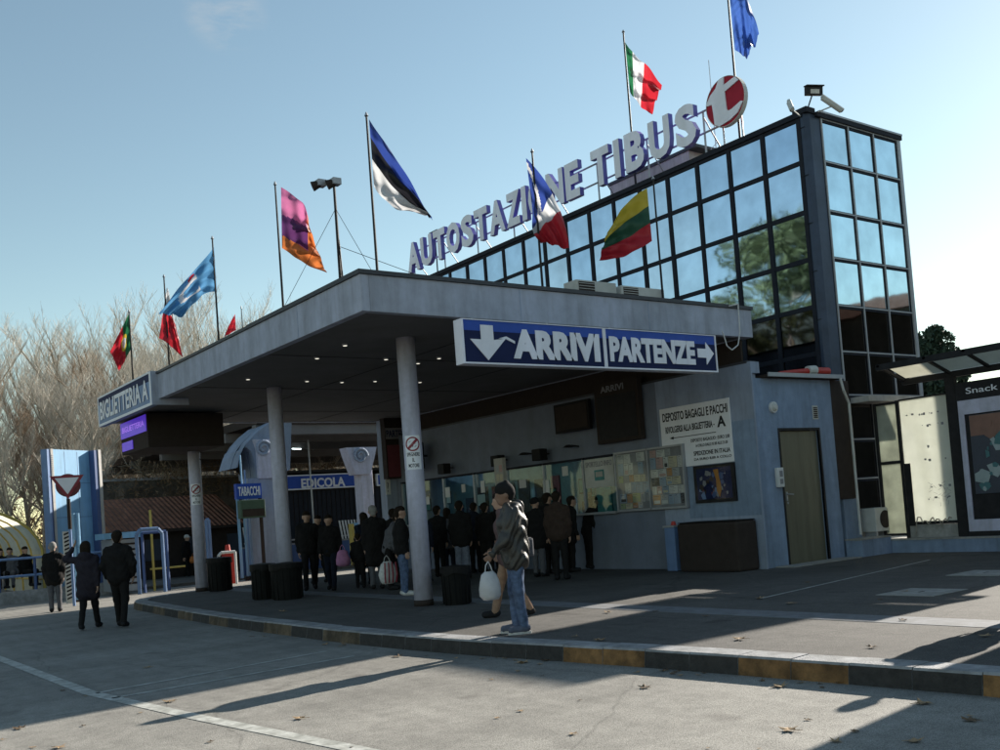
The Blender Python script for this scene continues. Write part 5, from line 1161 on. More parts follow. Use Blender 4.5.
x_, z_ = P2(108, 536, 31); x2_, z2_ = P2(137, 530, 31)
mb = MB(); mb.box(x_+.1, x2_-.05, 31, 32.2, .1, z_-.12, 'alu'); kid(mb, 'body', t); mb = MB(); mb.box(x_-.05, x2_+.1, 30.8, 32.3, z_-.1, z_+.08, 'lightblue'); kid(mb, 'roof', t)
mb = MB()
for i in range(9): mb.box(x_+.12, x2_-.07, 30.985, 30.998, .3+i*.17, .36+i*.17, 'dark2')
kid(mb, 'shutter_slats', t)
t = empty('yellow_rail', (10, 31.2, .1), 'thin yellow tubular rail behind the blue hoop frame', 'railing')
a = P2(127, 552, 31.2); b = P2(138, 578, 31.2); c = P2(150, 510, 31.4); d = P2(185, 566, 31.4)
mb = MB(); mb.path([(a[0], 31.2, a[1]), (b[0], 31.2, a[1]), (b[0], 31.2, 0)], .035, 'yellow', 6); mb.tube((c[0], 31.4, 0), (c[0], 31.4, c[1]), .04, .04, 'yellow', 6); mb.tube((c[0]-.1, 31.4, d[1]), (d[0], 31.4, d[1]), .035, .035, 'yellow', 6); kid(mb, 'rail', t)
# low brick-tiled building
t = empty('tiled_house', (12, 38, .1), 'low dark building under a red clay tiled roof behind the forecourt', 'house')
xa, za = P2(112, 510, 38); xb, zb2 = P2(243, 500, 38)
mb = MB(); mb.box(xa, xb, 38, 44, .1, 1.9, 'dark2'); mb.box(xa-.2, xb, 37.6, 37.99, 1.85, 1.95, 'dark2'); kid(mb, 'wall', t)
mb = MB(); mb.add([(xa-.2, 37.6, 1.96), (xb, 37.6, 1.96), (xb, 41, 3.3), (xa-.2, 41, 3.3), (xb, 44.4, 1.96), (xa-.2, 44.4, 1.96)], [(0, 1, 2, 3), (3, 2, 4, 5), (0, 3, 5), (1, 4, 2)], 'tiles'); kid(mb, 'roof', t)
for i in range(5):
    q = xa+1.1+i*1.6; mb = MB(); mb.box(q, q+.7, 37.97, 37.995, .8, 1.6, 'farglass'); kid(mb, 'window', t)
# old masonry wall with dry creeper
t = empty('old_wall', (16, 45, .1), 'tall dark weathered wall overgrown with dry brown creeper', 'wall')
mb = MB(); mb.box(12.0, 60, 46, 46.5, .1, 4.3, 'oldwall'); mb.box(12.6, 15.4, 44.6, 45.99, .1, 3.9, 'oldwall'); kid(mb, 'masonry', t)
mb = MB(); mb.box(11.9, 60.1, 45.93, 46.57, 4.301, 4.42, 'stone'); kid(mb, 'coping', t)
rr = random.Random(21); mb = MB(); NR = np.random.default_rng(4)
pts = []
for i in range(8200):
    x_ = NR.uniform(11.8, 44); top_ = 4.2+.9*math.sin(x_*.8)*math.sin(x_*.37+1)+.5; y_ = 45.6-abs(NR.normal(0, .35)); z_ = top_-abs(NR.normal(0, 1.3))
    if x_ < 16: y_ -= 1.2
    if z_ < .3: continue
    d = NR.normal(0, .16, 3); p = np.array([x_, y_, z_]); e = NR.normal(0, .035, 3)
    pts.append((p, p+d, p+d+e)); 
for a_, b_, c_ in pts: mb.add([a_, b_, c_], [(0, 1, 2)], 'ivy')
kid(mb, 'creeper', t)

# mushroom-arched blue platform canopy
t = empty('arched_platform_roof', (14, 33, .1), 'pale blue arched concrete roof on scroll-topped piers behind the canopy', 'platform roof')
Y0 = 32.2
outer = [(236, 468), (240, 455), (247, 443), (256, 433), (266, 425), (280, 418), (292, 412)]
inner = [(300, 470), (262, 462), (256, 470), (254, 460), (250, 452), (245, 449), (241, 453), (238, 461), (237.5, 468)]
sc = [P2(*p, Y0) for p in outer]
inn = [P2(*p, Y0) for p in ((290, 470), (257, 478), (255, 463), (251, 451), (246, 447), (242, 450), (239.5, 458), (238, 467))]
mb = MB(); poly(mb, (sc+inn)[::-1], ((0, Y0, 0), (1, 0, 0), (0, 0, 1), (0, -1, 0)), -.5, .0, 'arch'); kid(mb, 'arch_face', t)
mb = MB(); poly(mb, (sc+inn)[::-1], ((0, Y0+1.6, 0), (1, 0, 0), (0, 0, 1), (0, -1, 0)), 0, 1.05, 'arch'); kid(mb, 'vault', t)
for px0, px1, pyt in ((248, 276, 478), (362, 373, 470)):
    a = P2(px0, 500, Y0); b = P2(px1, 500, Y0); c = P2((px0+px1)/2, pyt, Y0)
    mb = MB(); mb.box(a[0], b[0], Y0-.1, Y0+.5, .1, c[1], 'hall' if px0 < 300 else 'column'); kid(mb, 'pier', t, bevel=.02)
mb = MB(); poly(mb, [P2(*p, Y0) for p in ((238.2, 466), (241, 455), (246, 449), (251, 452), (255, 463), (256, 474), (250, 468))], ((0, Y0+1.3, 0), (1, 0, 0), (0, 0, 1), (0, -1, 0)), 0, .1, 'dark2'); kid(mb, 'arch_shade_panel', t)
for px0, px1, py0, py1 in ((252, 276, 440, 478), (344, 376, 448, 474)):
    a = P2(px0, py0, Y0); b = P2(px1, py1, Y0); m_ = (a[0]+b[0])/2; wB = .30
    mb = MB(); poly(mb, [(a[0], a[1]), (a[0]+.1, a[1]-.35), (m_-wB, b[1]), (m_+wB, b[1]), (b[0]-.1, a[1]-.35), (b[0], a[1])], ((0, Y0-.12, 0), (1, 0, 0), (0, 0, 1), (0, -1, 0)), -.5, .06, 'column'); cp = kid(mb, 'capital', t)
    mb = MB()
    for k_ in range(26):
        an = k_*.42; r_ = .30-.009*k_; q = (m_-.08+r_*math.cos(an), Y0-.2, a[1]-.32+r_*math.sin(an)); an2 = an+.42; r2 = r_-.009; q2 = (m_-.08+r2*math.cos(an2), Y0-.2, a[1]-.32+r2*math.sin(an2)); mb.tube(q, q2, .055, .055, 'hall', 6)
    sub(mb, 'scroll', cp)
# dark slatted soffit with beams
mb = MB(); za = 5.35; mb.box(14.0, 34, 33, 52, za, za+.3, 'dark2'); kid(mb, 'soffit', t)
for yy in (33.1, 36, 39.5, 43.5, 48, 51.8): 
    mb = MB(); mb.box(14.0, 34, yy, yy+.35, za-.35, za-.001, 'soffit'); kid(mb, 'beam', t)
mb = MB(); mb.tube((17.6, 38, 4.9), (20.5, 42.0, 5.2), .02, .02, 'lamp', 5) ; kid(mb, 'lamp_tube', t)
# newsstand
NY = 35.5
t = empty('newsstand', (18.5, NY, .1), 'dark newsstand under a long blue sign reading EDICOLA', 'newsstand')
a = P2(276, 476, NY); b = P2(363, 474, NY); c = P2(288, 490.5, NY); s2 = P2(375, 474, NY); s3 = P2(400, 474, NY)
mb = MB(); mb.box(a[0], s3[0]+2, NY+.1, NY+3, .1, c[1]+.2, 'dark2'); kid(mb, 'body', t)
mb = MB()
for i in range(40): q = a[0]+.1+i*.2; mb.box(q, q+.16, NY+.07, NY+.098, 1.1, c[1]-.05, 'frame')
kid(mb, 'shutter', t)
mb = MB(); mb.box(a[0], b[0], NY-.12, NY, c[1], a[1], 'sign_white'); mb.box(a[0]+.06, b[0]-.06, NY-.13, NY-.121, c[1]+.05, a[1]-.05, 'blue'); kid(mb, 'sign', t)
mb = MB(); l0 = P2(300, 488, NY); l1 = P2(343, 477, NY); text(mb, 'EDICOLA', FY(NY-.132), l0[0], l1[0], l0[1]-.02, l1[1]+.0, 0, .02, 'sign_white', bold=.03); kid(mb, 'lettering', t)
mb = MB(); mb.box(s2[0], s3[0], NY-.12, NY, c[1], s2[1], 'sign_white'); mb.box(s2[0]+.06, s3[0]-.06, NY-.13, NY-.121, c[1]+.05, s2[1]-.05, 'blue'); kid(mb, 'side_sign', t)
mb = MB(); mb.box(a[0]-.1, s3[0]+2.1, NY-.11, NY+3.1, c[1]+.65, c[1]+.75, 'dark'); kid(mb, 'roof', t)
# tobacconist sign and shop
TY = 31.6
t = empty('tobacconist_sign', (13.4, TY, .1), 'small blue sign reading TABACCHI beside the arched pier', 'sign')
a = P2(236, 484, TY); b = P2(262, 498, TY)
mb = MB(); mb.box(a[0], b[0], TY, TY+.2, b[1], a[1], 'blue'); kid(mb, 'box', t); mb = MB(); text(mb, 'TABACCHI', FY(TY-.001), a[0]+.06, b[0]-.06, b[1]+.1, a[1]-.1, 0, .02, 'sign_white', bold=.02); kid(mb, 'lettering', t)
mb = MB(); mb.box(a[0]-.0, a[0]+.08, TY+.03, TY+.1, .1, b[1], 'lightblue'); mb.box(b[0]-.1, b[0], TY+.03, TY+.1, .1, b[1], 'dark2'); kid(mb, 'post', t)
t = empty('traffic_light', (a[0]+.5, TY-.3, .1), 'dark boxy lamp housing below the tobacconist sign', 'lamp')
c = P2(250, 509, TY-.3); mb = MB(); mb.box(c[0]-.35, c[0]+.5, TY-.4, TY-.1, c[1]-.3, c[1]+.3, 'green'); kid(mb, 'housing', t, bevel=.02); mb = MB(); mb.box(c[0]-.3, c[0]+.45, TY-.41, TY-.401, c[1]-.25, c[1]-.0, 'dark2'); kid(mb, 'lens', t)
# low wall with pale pickets
t = empty('picket_barrier', (14.5, 33.4, .1), 'low dark wall topped with cream slatted pickets before the newsstand', 'fence')
a = P2(243, 549, 33.4); b = P2(346, 548, 33.4)
mb = MB(); mb.box(a[0], b[0]+5, 33.4, 33.7, .1, a[1], 'deepblue'); mb.box(a[0]-.02, b[0]+5.02, 33.38, 33.72, a[1]+.001, a[1]+.05, 'stone'); kid(mb, 'wall', t)
mb = MB(); pz = P2(250, 527, 33.4)[1]; x_ = a[0]+.15; i = 0
while x_ < b[0]+4:
    if not (P2(278, 530, 33.4)[0] < x_ < P2(342, 530, 33.4)[0]): mb.add([(x_+o_+dx, y_, z_) for y_ in (33.45, 33.48) for (z_, o_) in ((a[1]+.06, 0), (pz, -.10)) for dx in (0, .055)], [(0, 1, 3, 2), (4, 6, 7, 5), (0, 2, 6, 4), (1, 5, 7, 3), (2, 3, 7, 6)], 'cable')
    x_ += .125
kid(mb, 'pickets', t)
mb = MB(); mb.box(a[0]+.1, b[0]+4, 33.485, 33.52, a[1]+.15, a[1]+.2, 'alu'); kid(mb, 'picket_rail', t)
# light-blue cabinet and blue parasol stand
t = empty('blue_cabinet', (17, 32.6, .1), 'light blue upright cabinet beside the queue', 'cabinet')
a = P2(354, 523, 32.6); b = P2(367, 547, 32.6); mb = MB(); mb.box(a[0], b[0], 32.6, 32.9, b[1]-1.0, a[1], 'lightblue'); kid(mb, 'body', t, bevel=.01); mb = MB(); mb.box(a[0]-.08, a[0]-.005, 32.6, 32.9, .1, a[1]-.02, 'yellow'); kid(mb, 'edge_post', t)
# red bin with white rail
t = empty('red_bin', (12.2, 30.8, 0), 'dark red bin behind a white-topped hoop rail', 'bin')
a = P2(225, 552, 30.8); b = P2(234, 576, 30.8); mb = MB(); mb.box(a[0], b[0]+.05, 30.8, 31.1, 0, a[1], 'brightred'); mb.tube((a[0]+.15, 30.95, a[1]), (a[0]+.15, 30.95, a[1]+.22), .1, .07, 'brightred', 10); kid(mb, 'body', t, bevel=.01)
t = empty('white_rail', (11.8, 30.5, 0), 'white and pale blue hoop rail beside the red bin', 'railing')
a = P2(218, 553, 30.5); b = P2(235, 551, 30.5); mb = MB(); mb.path([(a[0], 30.5, 0), (a[0], 30.5, a[1]-.1), (a[0]+.1, 30.5, a[1]), (b[0], 30.5, a[1]), (b[0], 30.5, 0)], .045, 'cable', 8); kid(mb, 'tube', t)
# thin poles
for px, pt, Y_, lb, mt_ in ((274.5+3, 424, 33, 'thin grey pole in front of the newsstand sign', 'alu'), (240, 455, 31.8, 'pale slim pole near the tobacconist sign', 'lightblue'), (244.5, 470, 32.0, 'turquoise slim pole beside the tobacconist sign', 'steelblue'), (308, 440, 34.6, 'slim white pole crossing the newsstand sign', 'alu')):
    x_, z_ = P2(px, pt, Y_); t = empty('slim_pole', (x_, Y_, .1), lb, 'pole', 'slim poles behind the canopy'); mb = MB(); mb.tube((x_, Y_, 0), (x_, Y_, z_), .035, .03, mt_, 8); kid(mb, 'shaft', t); mb = MB(); mb.tube((x_, Y_, 0), (x_, Y_, .14), .09, .06, 'dark2', 8); kid(mb, 'foot', t)
# distant apartment buildings behind the trees
def block(x0, x1, y0, y1, h_, label, fl, mt_='far'):
    t = empty('apartment_block', ((x0+x1)/2, y0, 0), label, 'building', 'buildings behind the trees')
    mb = MB(); mb.box(x0, x1, y0, y1, 0, h_, mt_); kid(mb, 'wall', t); mb = MB(); mb.box(x0-.3, x1+.3, y0-.3, y1+.3, h_+.001, h_+.4, 'stone'); kid(mb, 'roof', t)
    st = h_/fl
    for j in range(fl):
        mb = MB(); n_ = int((x1-x0)/2.6)
        for i in range(n_): q = x0+.9+i*2.6; mb.box(q, q+1.3, y0-.04, y0-.002, j*st+1.0, j*st+2.5, 'farglass')
        kid(mb, 'window_row', t)
        mb = MB(); mb.box(x0+.3, x1-.3, y0-.9, y0-.045, j*st+.1, j*st+.25, 'stone'); mb.box(x0+.3, x1-.3, y0-.9, y0-.86, j*st+.251, j*st+.9, mt_); kid(mb, 'balcony', t)
block(30, 52, 112, 124, 13, 'pale apartment block with balconies glimpsed through bare trees', 4)
block(56, 78, 100, 112, 12, 'second pale apartment block glimpsed under the canopy at right', 4)

# ================================================================== TREES
def bare_tree_mesh(seed, H, thick, upright, mtb, mtt, ntw):
    R = random.Random(seed); wood = MB(); tw = MB()
    def branch(p, d, L, r, lev):
        n = 3 if lev < 2 else 2; q = Vector(p); dd = Vector(d)
        for i in range(n):
            nd = (dd+Vector((R.gauss(0, .12), R.gauss(0, .12), R.gauss(.02, .08)+upright*.10))).normalized(); q2 = q+nd*L/n
            r2 = r*(1-.22*(i+1)/n*1.3)
            (wood if lev < 2 else tw).tube(q, q2, r*(1-.22*i/n*1.3), r2, mtb if lev < 2 else mtt, 7 if lev == 0 else (5 if lev == 1 else 3), False)
            if lev < 4:
                k = {0: 4, 1: 3, 2: 3, 3: ntw}[lev]
                for _ in range(k):
                    if lev == 0 and i == 0: continue
                    a = R.uniform(0, 2*PI); up_ = upright*R.uniform(.5, 1.1)+.15
                    sp = Vector((math.cos(a), math.sin(a), up_*1.4)).normalized(); bd = (nd*(.35 if lev else .15)+sp*.8).normalized()
                    branch(q.lerp(q2, R.random()), bd, L*R.uniform(.42, .62) if lev else L*R.uniform(.35, .5), max(r2*R.uniform(.40, .60), .007), lev+1)
            q = q2; dd = nd
    branch((0, 0, 0), (0, 0, 1), H*.8, thick, 0)
    return wood, tw
protos = []
for k_, (sd_, H_, th, up_, a_, b_) in enumerate(((1, 15, .20, .9, 'bark', 'twig'), (2, 15, .2, .6, 'bark', 'twig2'), (3, 15, .15, 1.3, 'bark', 'twig'), (4, 15, .22, .7, 'bark', 'twig'))):
    wd_, tw_ = bare_tree_mesh(sd_, H_, th, up_, a_, b_, 4)
    protos.append((wd_.build('trunk', smooth=True), tw_.build('crown')))
for a_, b_ in protos: C.objects.unlink(a_); C.objects.unlink(b_)
rr = random.Random(77)
TL = ['bare winter tree with pale upright twigs in the wood behind the station']
def put_tree(x, y, s, k_, label, group, name='bare_tree', cat='tree'):
    t = empty(name, (x, y, 0), label, cat, group); a_, b_ = protos[k_]; t.rotation_euler = (0, 0, rr.random()*6.3); t.scale = (s*rr.uniform(.9, 1.15),)*2+(s,)
    for q in (a_, b_): c = q.copy(); C.objects.link(c); c.parent = t
    return t
n_t = 0
for row, (Y_, nn, sc_) in enumerate(((51, 10, .62), (58, 13, .75), (66, 15, .86), (76, 16, .98), (88, 16, 1.14))):
    for i in range(nn):
        x_ = -2+(i+.5+rr.uniform(-.35, .35))*(Y_*.62/nn)*1.05
        put_tree(x_, Y_+rr.uniform(-3, 3), sc_*rr.uniform(.78, 1.06), rr.choice([0, 2, 3] if row != 1 else [1, 1, 0, 3]), 'bare winter tree with pale fine twigs, one of the wood beyond the station', 'bare trees beyond the station'); n_t += 1
for x_, y_, s_, lb in ((4.6, 46, .62, 'nearest bare tree, pale branches spreading above the yellow shelter'), (11.6, 50, .55, 'bare tree with arching branches right of the blue portal'), (17.0, 52, .62, 'bare tree seen through the gap between canopy and arched roof')):
    put_tree(x_, y_, s_, 3, lb, None)

NR = np.random.default_rng(31); mb = MB(); mb.m('twig2')
P_ = np.stack([NR.uniform(-14, 46, 16000), NR.uniform(93, 97, 16000), np.abs(NR.normal(0, 3.6, 16000))], 1); d1 = NR.normal(0, .5, (16000, 3)); d2 = NR.normal(0, .10, (16000, 3))
mb.v = np.stack([P_, P_+d1, P_+d1+d2], 1).reshape(-1, 3).tolist(); mb.f = [(3*i, 3*i+1, 3*i+2) for i in range(16000)]; mb.mi = [0]*16000
tag(mb.build('undergrowth'), 'brown winter undergrowth closing the view behind the bare trees', 'undergrowth', kind='stuff')
# evergreens made from many leaf faces in clumps
def leafy(name, x, y, H_, rad, label, mt_, n=15000, trunk=1.5, cone=.3, leaf=.16, group=None, seed=1, nb=70):
    NR = np.random.default_rng(seed); t = empty(name, (x, y, 0), label, 'tree', group)
    mb = MB(); mb.tube((x, y, 0), (x, y, H_*.6), .28, .14, 'bark', 8)
    cl = []
    for i in range(nb):
        h_ = NR.uniform(0, 1); rz = rad*(math.sin(PI*min(1, (h_*.85+.12)))**.7)*(1-cone*h_); a = NR.uniform(0, 2*PI); rr_ = rz*math.sqrt(NR.uniform(.15, 1)); c = np.array([x+rr_*math.cos(a), y+rr_*math.sin(a), trunk+(H_-trunk)*h_*.96]); cl.append((c, rad*NR.uniform(.18, .34)))
        if i % 3 == 0: mb.tube((x, y, max(.8, c[2]-rr_*.8)), c, .07, .02, 'bark', 5, False)
    kid(mb, 'trunk', t)
    idx = NR.integers(0, nb, n); cs = np.array([cl[i][0] for i in idx]); rs_ = np.array([cl[i][1] for i in idx])[:, None]
    d = NR.normal(0, 1, (n, 3)); d /= np.linalg.norm(d, axis=1)[:, None]; p = cs+d*rs_*NR.uniform(.5, 1.05, (n, 1))**.5*np.array([1, 1, .8])
    e1 = NR.normal(0, 1, (n, 3)); e1 /= np.linalg.norm(e1, axis=1)[:, None]; e2 = NR.normal(0, 1, (n, 3)); e2 /= np.linalg.norm(e2, axis=1)[:, None]
    s_ = leaf*NR.uniform(.5, 1.2, (n, 1)); V = np.stack([p-e1*s_, p+e2*s_*.5, p+e1*s_, p-e2*s_*.5], 1).reshape(-1, 3)
    o = MB(); o.m(mt_); o.v = V.tolist(); o.f = [(4*i, 4*i+1, 4*i+2, 4*i+3) for i in range(n)]; o.mi = [0]*n
    kid(o, 'crown', t); return t
leafy('evergreen_tree', 47, 26.6, 9.3, 2.2, 'dark rounded evergreen tree behind the shelter roof at right', 'leafdark', 34000, 1, .3, .16, seed=5, nb=120)
leafy('evergreen_tree', 60, 33.5, 7.5, 3.2, 'low dark evergreen behind the glass block at right', 'leafdark', 6000, .5, .2, .2, seed=6)
# trees and houses across the street: seen as reflections in the glass and as street shade
leafy('street_tree', -8, 33.2, 16.2, 5.6, 'broad street tree across the road mirrored in the office glass', 'leafgreen', 24000, 3, .1, .2, seed=8)
leafy('street_tree', -15, 43.5, 14.0, 5.0, 'second street tree across the road, farther along the road', 'leafgreen', 12000, 3, .1, .22, seed=9)
for x0, x1, y0, y1, h_, lb in ((-46, -34, 20, 60, 9, 'long dark house row across the street to the left'), (6, 40, -62, -50, 11, 'dark house row down the street behind the camera'), (50, 62, -26, 4.5, 11.2, 'second dark house row down the street')):
    t = empty('street_house', ((x0+x1)/2, (y0+y1)/2, 0), lb, 'building', 'houses across the street'); mb = MB(); mb.box(x0, x1, y0, y1, 0, h_, 'oldwall'); kid(mb, 'wall', t)
    mb = MB(); xm, ym = (x0+x1)/2, (y0+y1)/2; mb.add([(x0-.4, y0-.4, h_), (x1+.4, y0-.4, h_), (x1+.4, y1+.4, h_), (x0-.4, y1+.4, h_), (xm if x1-x0 < y1-y0 else x0+3, ym if x1-x0 > y1-y0 else y0+3, h_+2), (xm if x1-x0 < y1-y0 else x1-3, ym if x1-x0 > y1-y0 else y1-3, h_+2)], [(0, 1, 5, 4) if x1-x0 > y1-y0 else (1, 2, 5, 4), (2, 3, 4, 5) if x1-x0 > y1-y0 else (3, 0, 4, 5), (1, 2, 5) if x1-x0 > y1-y0 else (2, 3, 5), (3, 0, 4) if x1-x0 > y1-y0 else (0, 1, 4)], 'tiles'); kid(mb, 'roof', t)
    mb = MB()
    for j in range(3):
        if x1-x0 < y1-y0:
            for q in np.arange(y0+1.5, y1-2, 3): mb.box(x1+.002, x1+.05, q, q+1.2, 1+j*2.8, 2.6+j*2.8, 'farglass')
        else:
            for q in np.arange(x0+1.5, x1-2, 3): mb.box(q, q+1.2, y1+.002, y1+.05, 1+j*2.8, 2.6+j*2.8, 'farglass')
    kid(mb, 'windows', t)
# off-frame blocks added to throw shade on the pavement at right
for x0, x1, y0, y1, h_, lb in ((29, 33, 10.1, 12.2, 9.8, 'tall narrow unseen block behind the shelter, added to shade the pavement'), (13.5, 17, -6, 5.05, 4.3, 'flat-roofed unseen block right of the station, added to shade the kerb')):
    t = empty('shade_block', ((x0+x1)/2, (y0+y1)/2, 0), lb, 'building'); mb = MB(); mb.box(x0, x1, y0, y1, 0, h_, 'hall'); kid(mb, 'wall', t); mb = MB(); mb.box(x0-.15, x1+.15, y0-.1, y1+.1, h_+.001, h_+.25, 'coping'); kid(mb, 'roof', t)
    mb = MB()
    for j in range(1):
        for q in np.arange(y0+.7, y1-1, 2.4): mb.box(x0-.04, x0-.002, q, q+1, 1+j*3, 2.5+j*3, 'farglass')
    kid(mb, 'windows', t)

# ================================================================== FALLEN LEAVES
rr = random.Random(15); lv = []
def leaf_mesh(seed, s, mt_):
    r = random.Random(seed); mb = MB(); k = 15; vs = [(0, 0, .006)]
    for i in range(k):
        a = 2*PI*i/k; q = s*(1 if i % 3 == 0 else (.62 if i % 3 == 1 else .5))*r.uniform(.8, 1.1); vs.append((q*math.cos(a), q*math.sin(a), .004+r.uniform(0, .35*s)*(1 if i % 3 == 0 else .4)))
    mb.add(vs, [(0, 1+i, 1+(i+1) % k) for i in range(k)], mt_); mb.tube((0, 0, .006), (-s*1.3, s*.2, .01), .003, .002, mt_, 4); return mb
base = [leaf_mesh(i, .085, ('deadleaf', 'deadleaf2')[i % 2]) for i in range(5)]
lpx = [(523, 663, 0), (645, 688, 0), (780, 687, 0), (842, 683, 0), (923, 704, 0), (789, 731, 0), (970, 721, 0), (836, 742, 0), (20, 729, 0), (170, 702, 0), (147, 668, 0), (252, 637, 0), (325, 645, 0), (545, 661, 0), (60, 748, 0), (300, 719, 0), (398, 657, 0), (915, 742, 0), (855, 732, 0),
       (576, 637, K), (608, 613, K), (705, 617, K), (760, 599, K), (880, 600, K), (906, 592, K), (985, 637, K), (872, 648, K), (283, 612, K), (655, 612, K), (790, 604, K), (740, 640, K), (808, 583, K), (600, 641, K), (903, 621, K)]
rq = random.Random(8)
gut = [(680+0, 0, 0)]*0
for _ in range(34):
    i_ = rq.randrange(4, len(kp)-8); a_, b_ = kp[i_], kp[i_+1]; q_2 = a_+(b_-a_)*rq.random(); gut.append((q_2[0]-rq.uniform(.05, .3), q_2[1]))
lpx += [(rq.uniform(0, 1000), rq.uniform(690, 750), 0) for _ in range(16)] + [(rq.uniform(430, 1000), 676+rq.uniform(-6, 8)+(0 if _ else 0), 0) for _ in range(8)]
for i, (px, py, z_) in enumerate(lpx):
    p = atz(px, py, z_); mb = base[i % 5]; o = mb.build('fallen_leaf'); big = {5: .85, 8: .85, 10: .7}.get(i, rr.uniform(.45, 1.0) if i < 34 else rr.uniform(.18, .5))
    o.location = (p[0], p[1], z_+.005+(.004 if z_ else 0)); o.scale = (big,)*3; o.rotation_euler = (0, 0, rr.random()*6); tag(o, 'dry brown fallen leaf lying on the asphalt', 'leaf', 'fallen leaves on the asphalt')

for i, (gx_, gy_) in enumerate(gut):
    o = base[i % 5].build('fallen_leaf'); o.location = (gx_, gy_, .005); o.scale = (rq.uniform(.2, .5),)*3; o.rotation_euler = (rq.uniform(-.3, .3), 0, rq.random()*6); tag(o, 'dry brown fallen leaf lying on the asphalt', 'leaf', 'fallen leaves on the asphalt')

# ================================================================== PEOPLE
left = math.atan2(.6, -.8)            # towards the left of the photo
away = YAW
def at_px(px, py, z=K): p = atz(px, py, z); return float(p[0]), float(p[1])
x, y = at_px(521, 633)
p1, j1 = person('man in beanie, dark puffer jacket and jeans standing in the sun holding a bag', x, y, K, left+.15, 1.77, 'olive', 'jeans', 'sneaker', 'black', 'beanie', 1, stride=.03, lean=.04, armL=((.02, .10, -.27), (-.02, .17, -.17)), armR=((.05, .0, -.28), (-.04, .18, -.14)), hood=True, h=.016, bulk=1.2, coat=.12, fist=True, headfwd=.03, puff=.016)
# white carrier bag hanging from his left hand
def carrier(name, label, top, size, mt_, cat='bag', seed=1, cap_=None):
    x, y, z = top; w_, d_, h_ = size; t = empty(name, (x, y, z-h_-.1), label, cat)
    R = random.Random(seed); vs = []; n = 18; lv_ = [(0, .45, .1), (.12, .75, .6), (.35, .95, .9), (.6, 1.05, 1.05), (.85, 1.0, 1.0), (1, .75, .7)]
    for q, a_, b_ in lv_:
        for i in range(n): an = 2*PI*i/n; k = 1+R.uniform(-.07, .07); vs.append((x+w_/2*a_*k*math.cos(an), y+d_/2*b_*k*math.sin(an), z-.10-h_*q+R.uniform(-.006, .006)))
    fs = [(r*n+i, r*n+(i+1) % n, (r+1)*n+(i+1) % n, (r+1)*n+i) for r in range(len(lv_)-1) for i in range(n)]+[tuple(range((len(lv_)-1)*n, len(lv_)*n))]
    mb = MB(); mb.add(vs, fs, mt_); kid(mb, 'sack', t, smooth=True)
    mb = MB()
    for s_ in (-1, 1): mb.path([(x+s_*w_*.2, y, z-.11), (x+s_*w_*.12, y+.01, z-.03), (x, y, z+.015)], .007, mt_, 5)
    kid(mb, 'handle', t); return t
bagm = translucent('bag_white', (.72, .72, .76), .3, .1, 9)
hl = j1['wrL']; carrier('carrier_bag', 'full white plastic carrier bag hanging from the beanie man', (hl.x-.06, hl.y+.02, hl.z-.10), (.27, .20, .33), bagm)
# shoulder bag on his hip
def satchel(label, c, face, size=(.30, .12, .24), mt_='black', strap=None):
    t = empty('shoulder_bag', tuple(c), label, 'bag'); ca, sa = math.cos(face), math.sin(face)
    fr = ((c[0], c[1], c[2]), (ca, sa, 0), (0, 0, 1), (sa, -ca, 0)); w_, d_, h_ = size
    mb = MB(); mb.plate(fr, -w_/2, w_/2, -h_/2, h_/2, 0, d_, MT[mt_] if mt_ in MT else CL[mt_]); kid(mb, 'pouch', t, bevel=.035)
    mb = MB(); mb.plate(fr, -w_/2-.004, w_/2+.004, -.02, h_/2+.01, d_, d_+.014, MT[mt_] if mt_ in MT else CL[mt_]); kid(mb, 'flap', t, bevel=.006)
    if strap: mb = MB(); mb.path(strap, .012, CL['black'], 6); kid(mb, 'strap', t)
    return t
hr = j1['hipR']; shl = j1['shL']; shr = j1['shR']; pk = np.array([hr.x, hr.y, hr.z+.08])
rv = np.array([math.cos(left+.15-PI/2), math.sin(left+.15-PI/2), 0]); bk = -np.array([math.cos(left+.15), math.sin(left+.15), 0])
satchel('grey patterned shoulder bag on the hip of the beanie man', pk+rv*.10+bk*.16, left+.15+.5, mt_='grey', strap=[tuple(pk+rv*.17+bk*.10+[0, 0, .1]), tuple(np.array([shr.x, shr.y, shr.z-.2])+bk*.19+rv*.02), tuple(np.array([shl.x, shl.y, shl.z+.08])+bk*.04)])
x, y = at_px(513, 617)
person('person in a mauve coat and tan trousers striding left behind the beanie man', x, y, K, left+.05, 1.72, 'mauve', 'tan', 'shoe', 'hair', 'short', 0, stride=.24, step=1, lean=.06, hood=True, h=.018, coat=.2, bulk=1.1, armL=((.03, .03, -.27), (-.03, .14, -.18)), armR=((.03, -.02, -.28), (0, .10, -.2)))
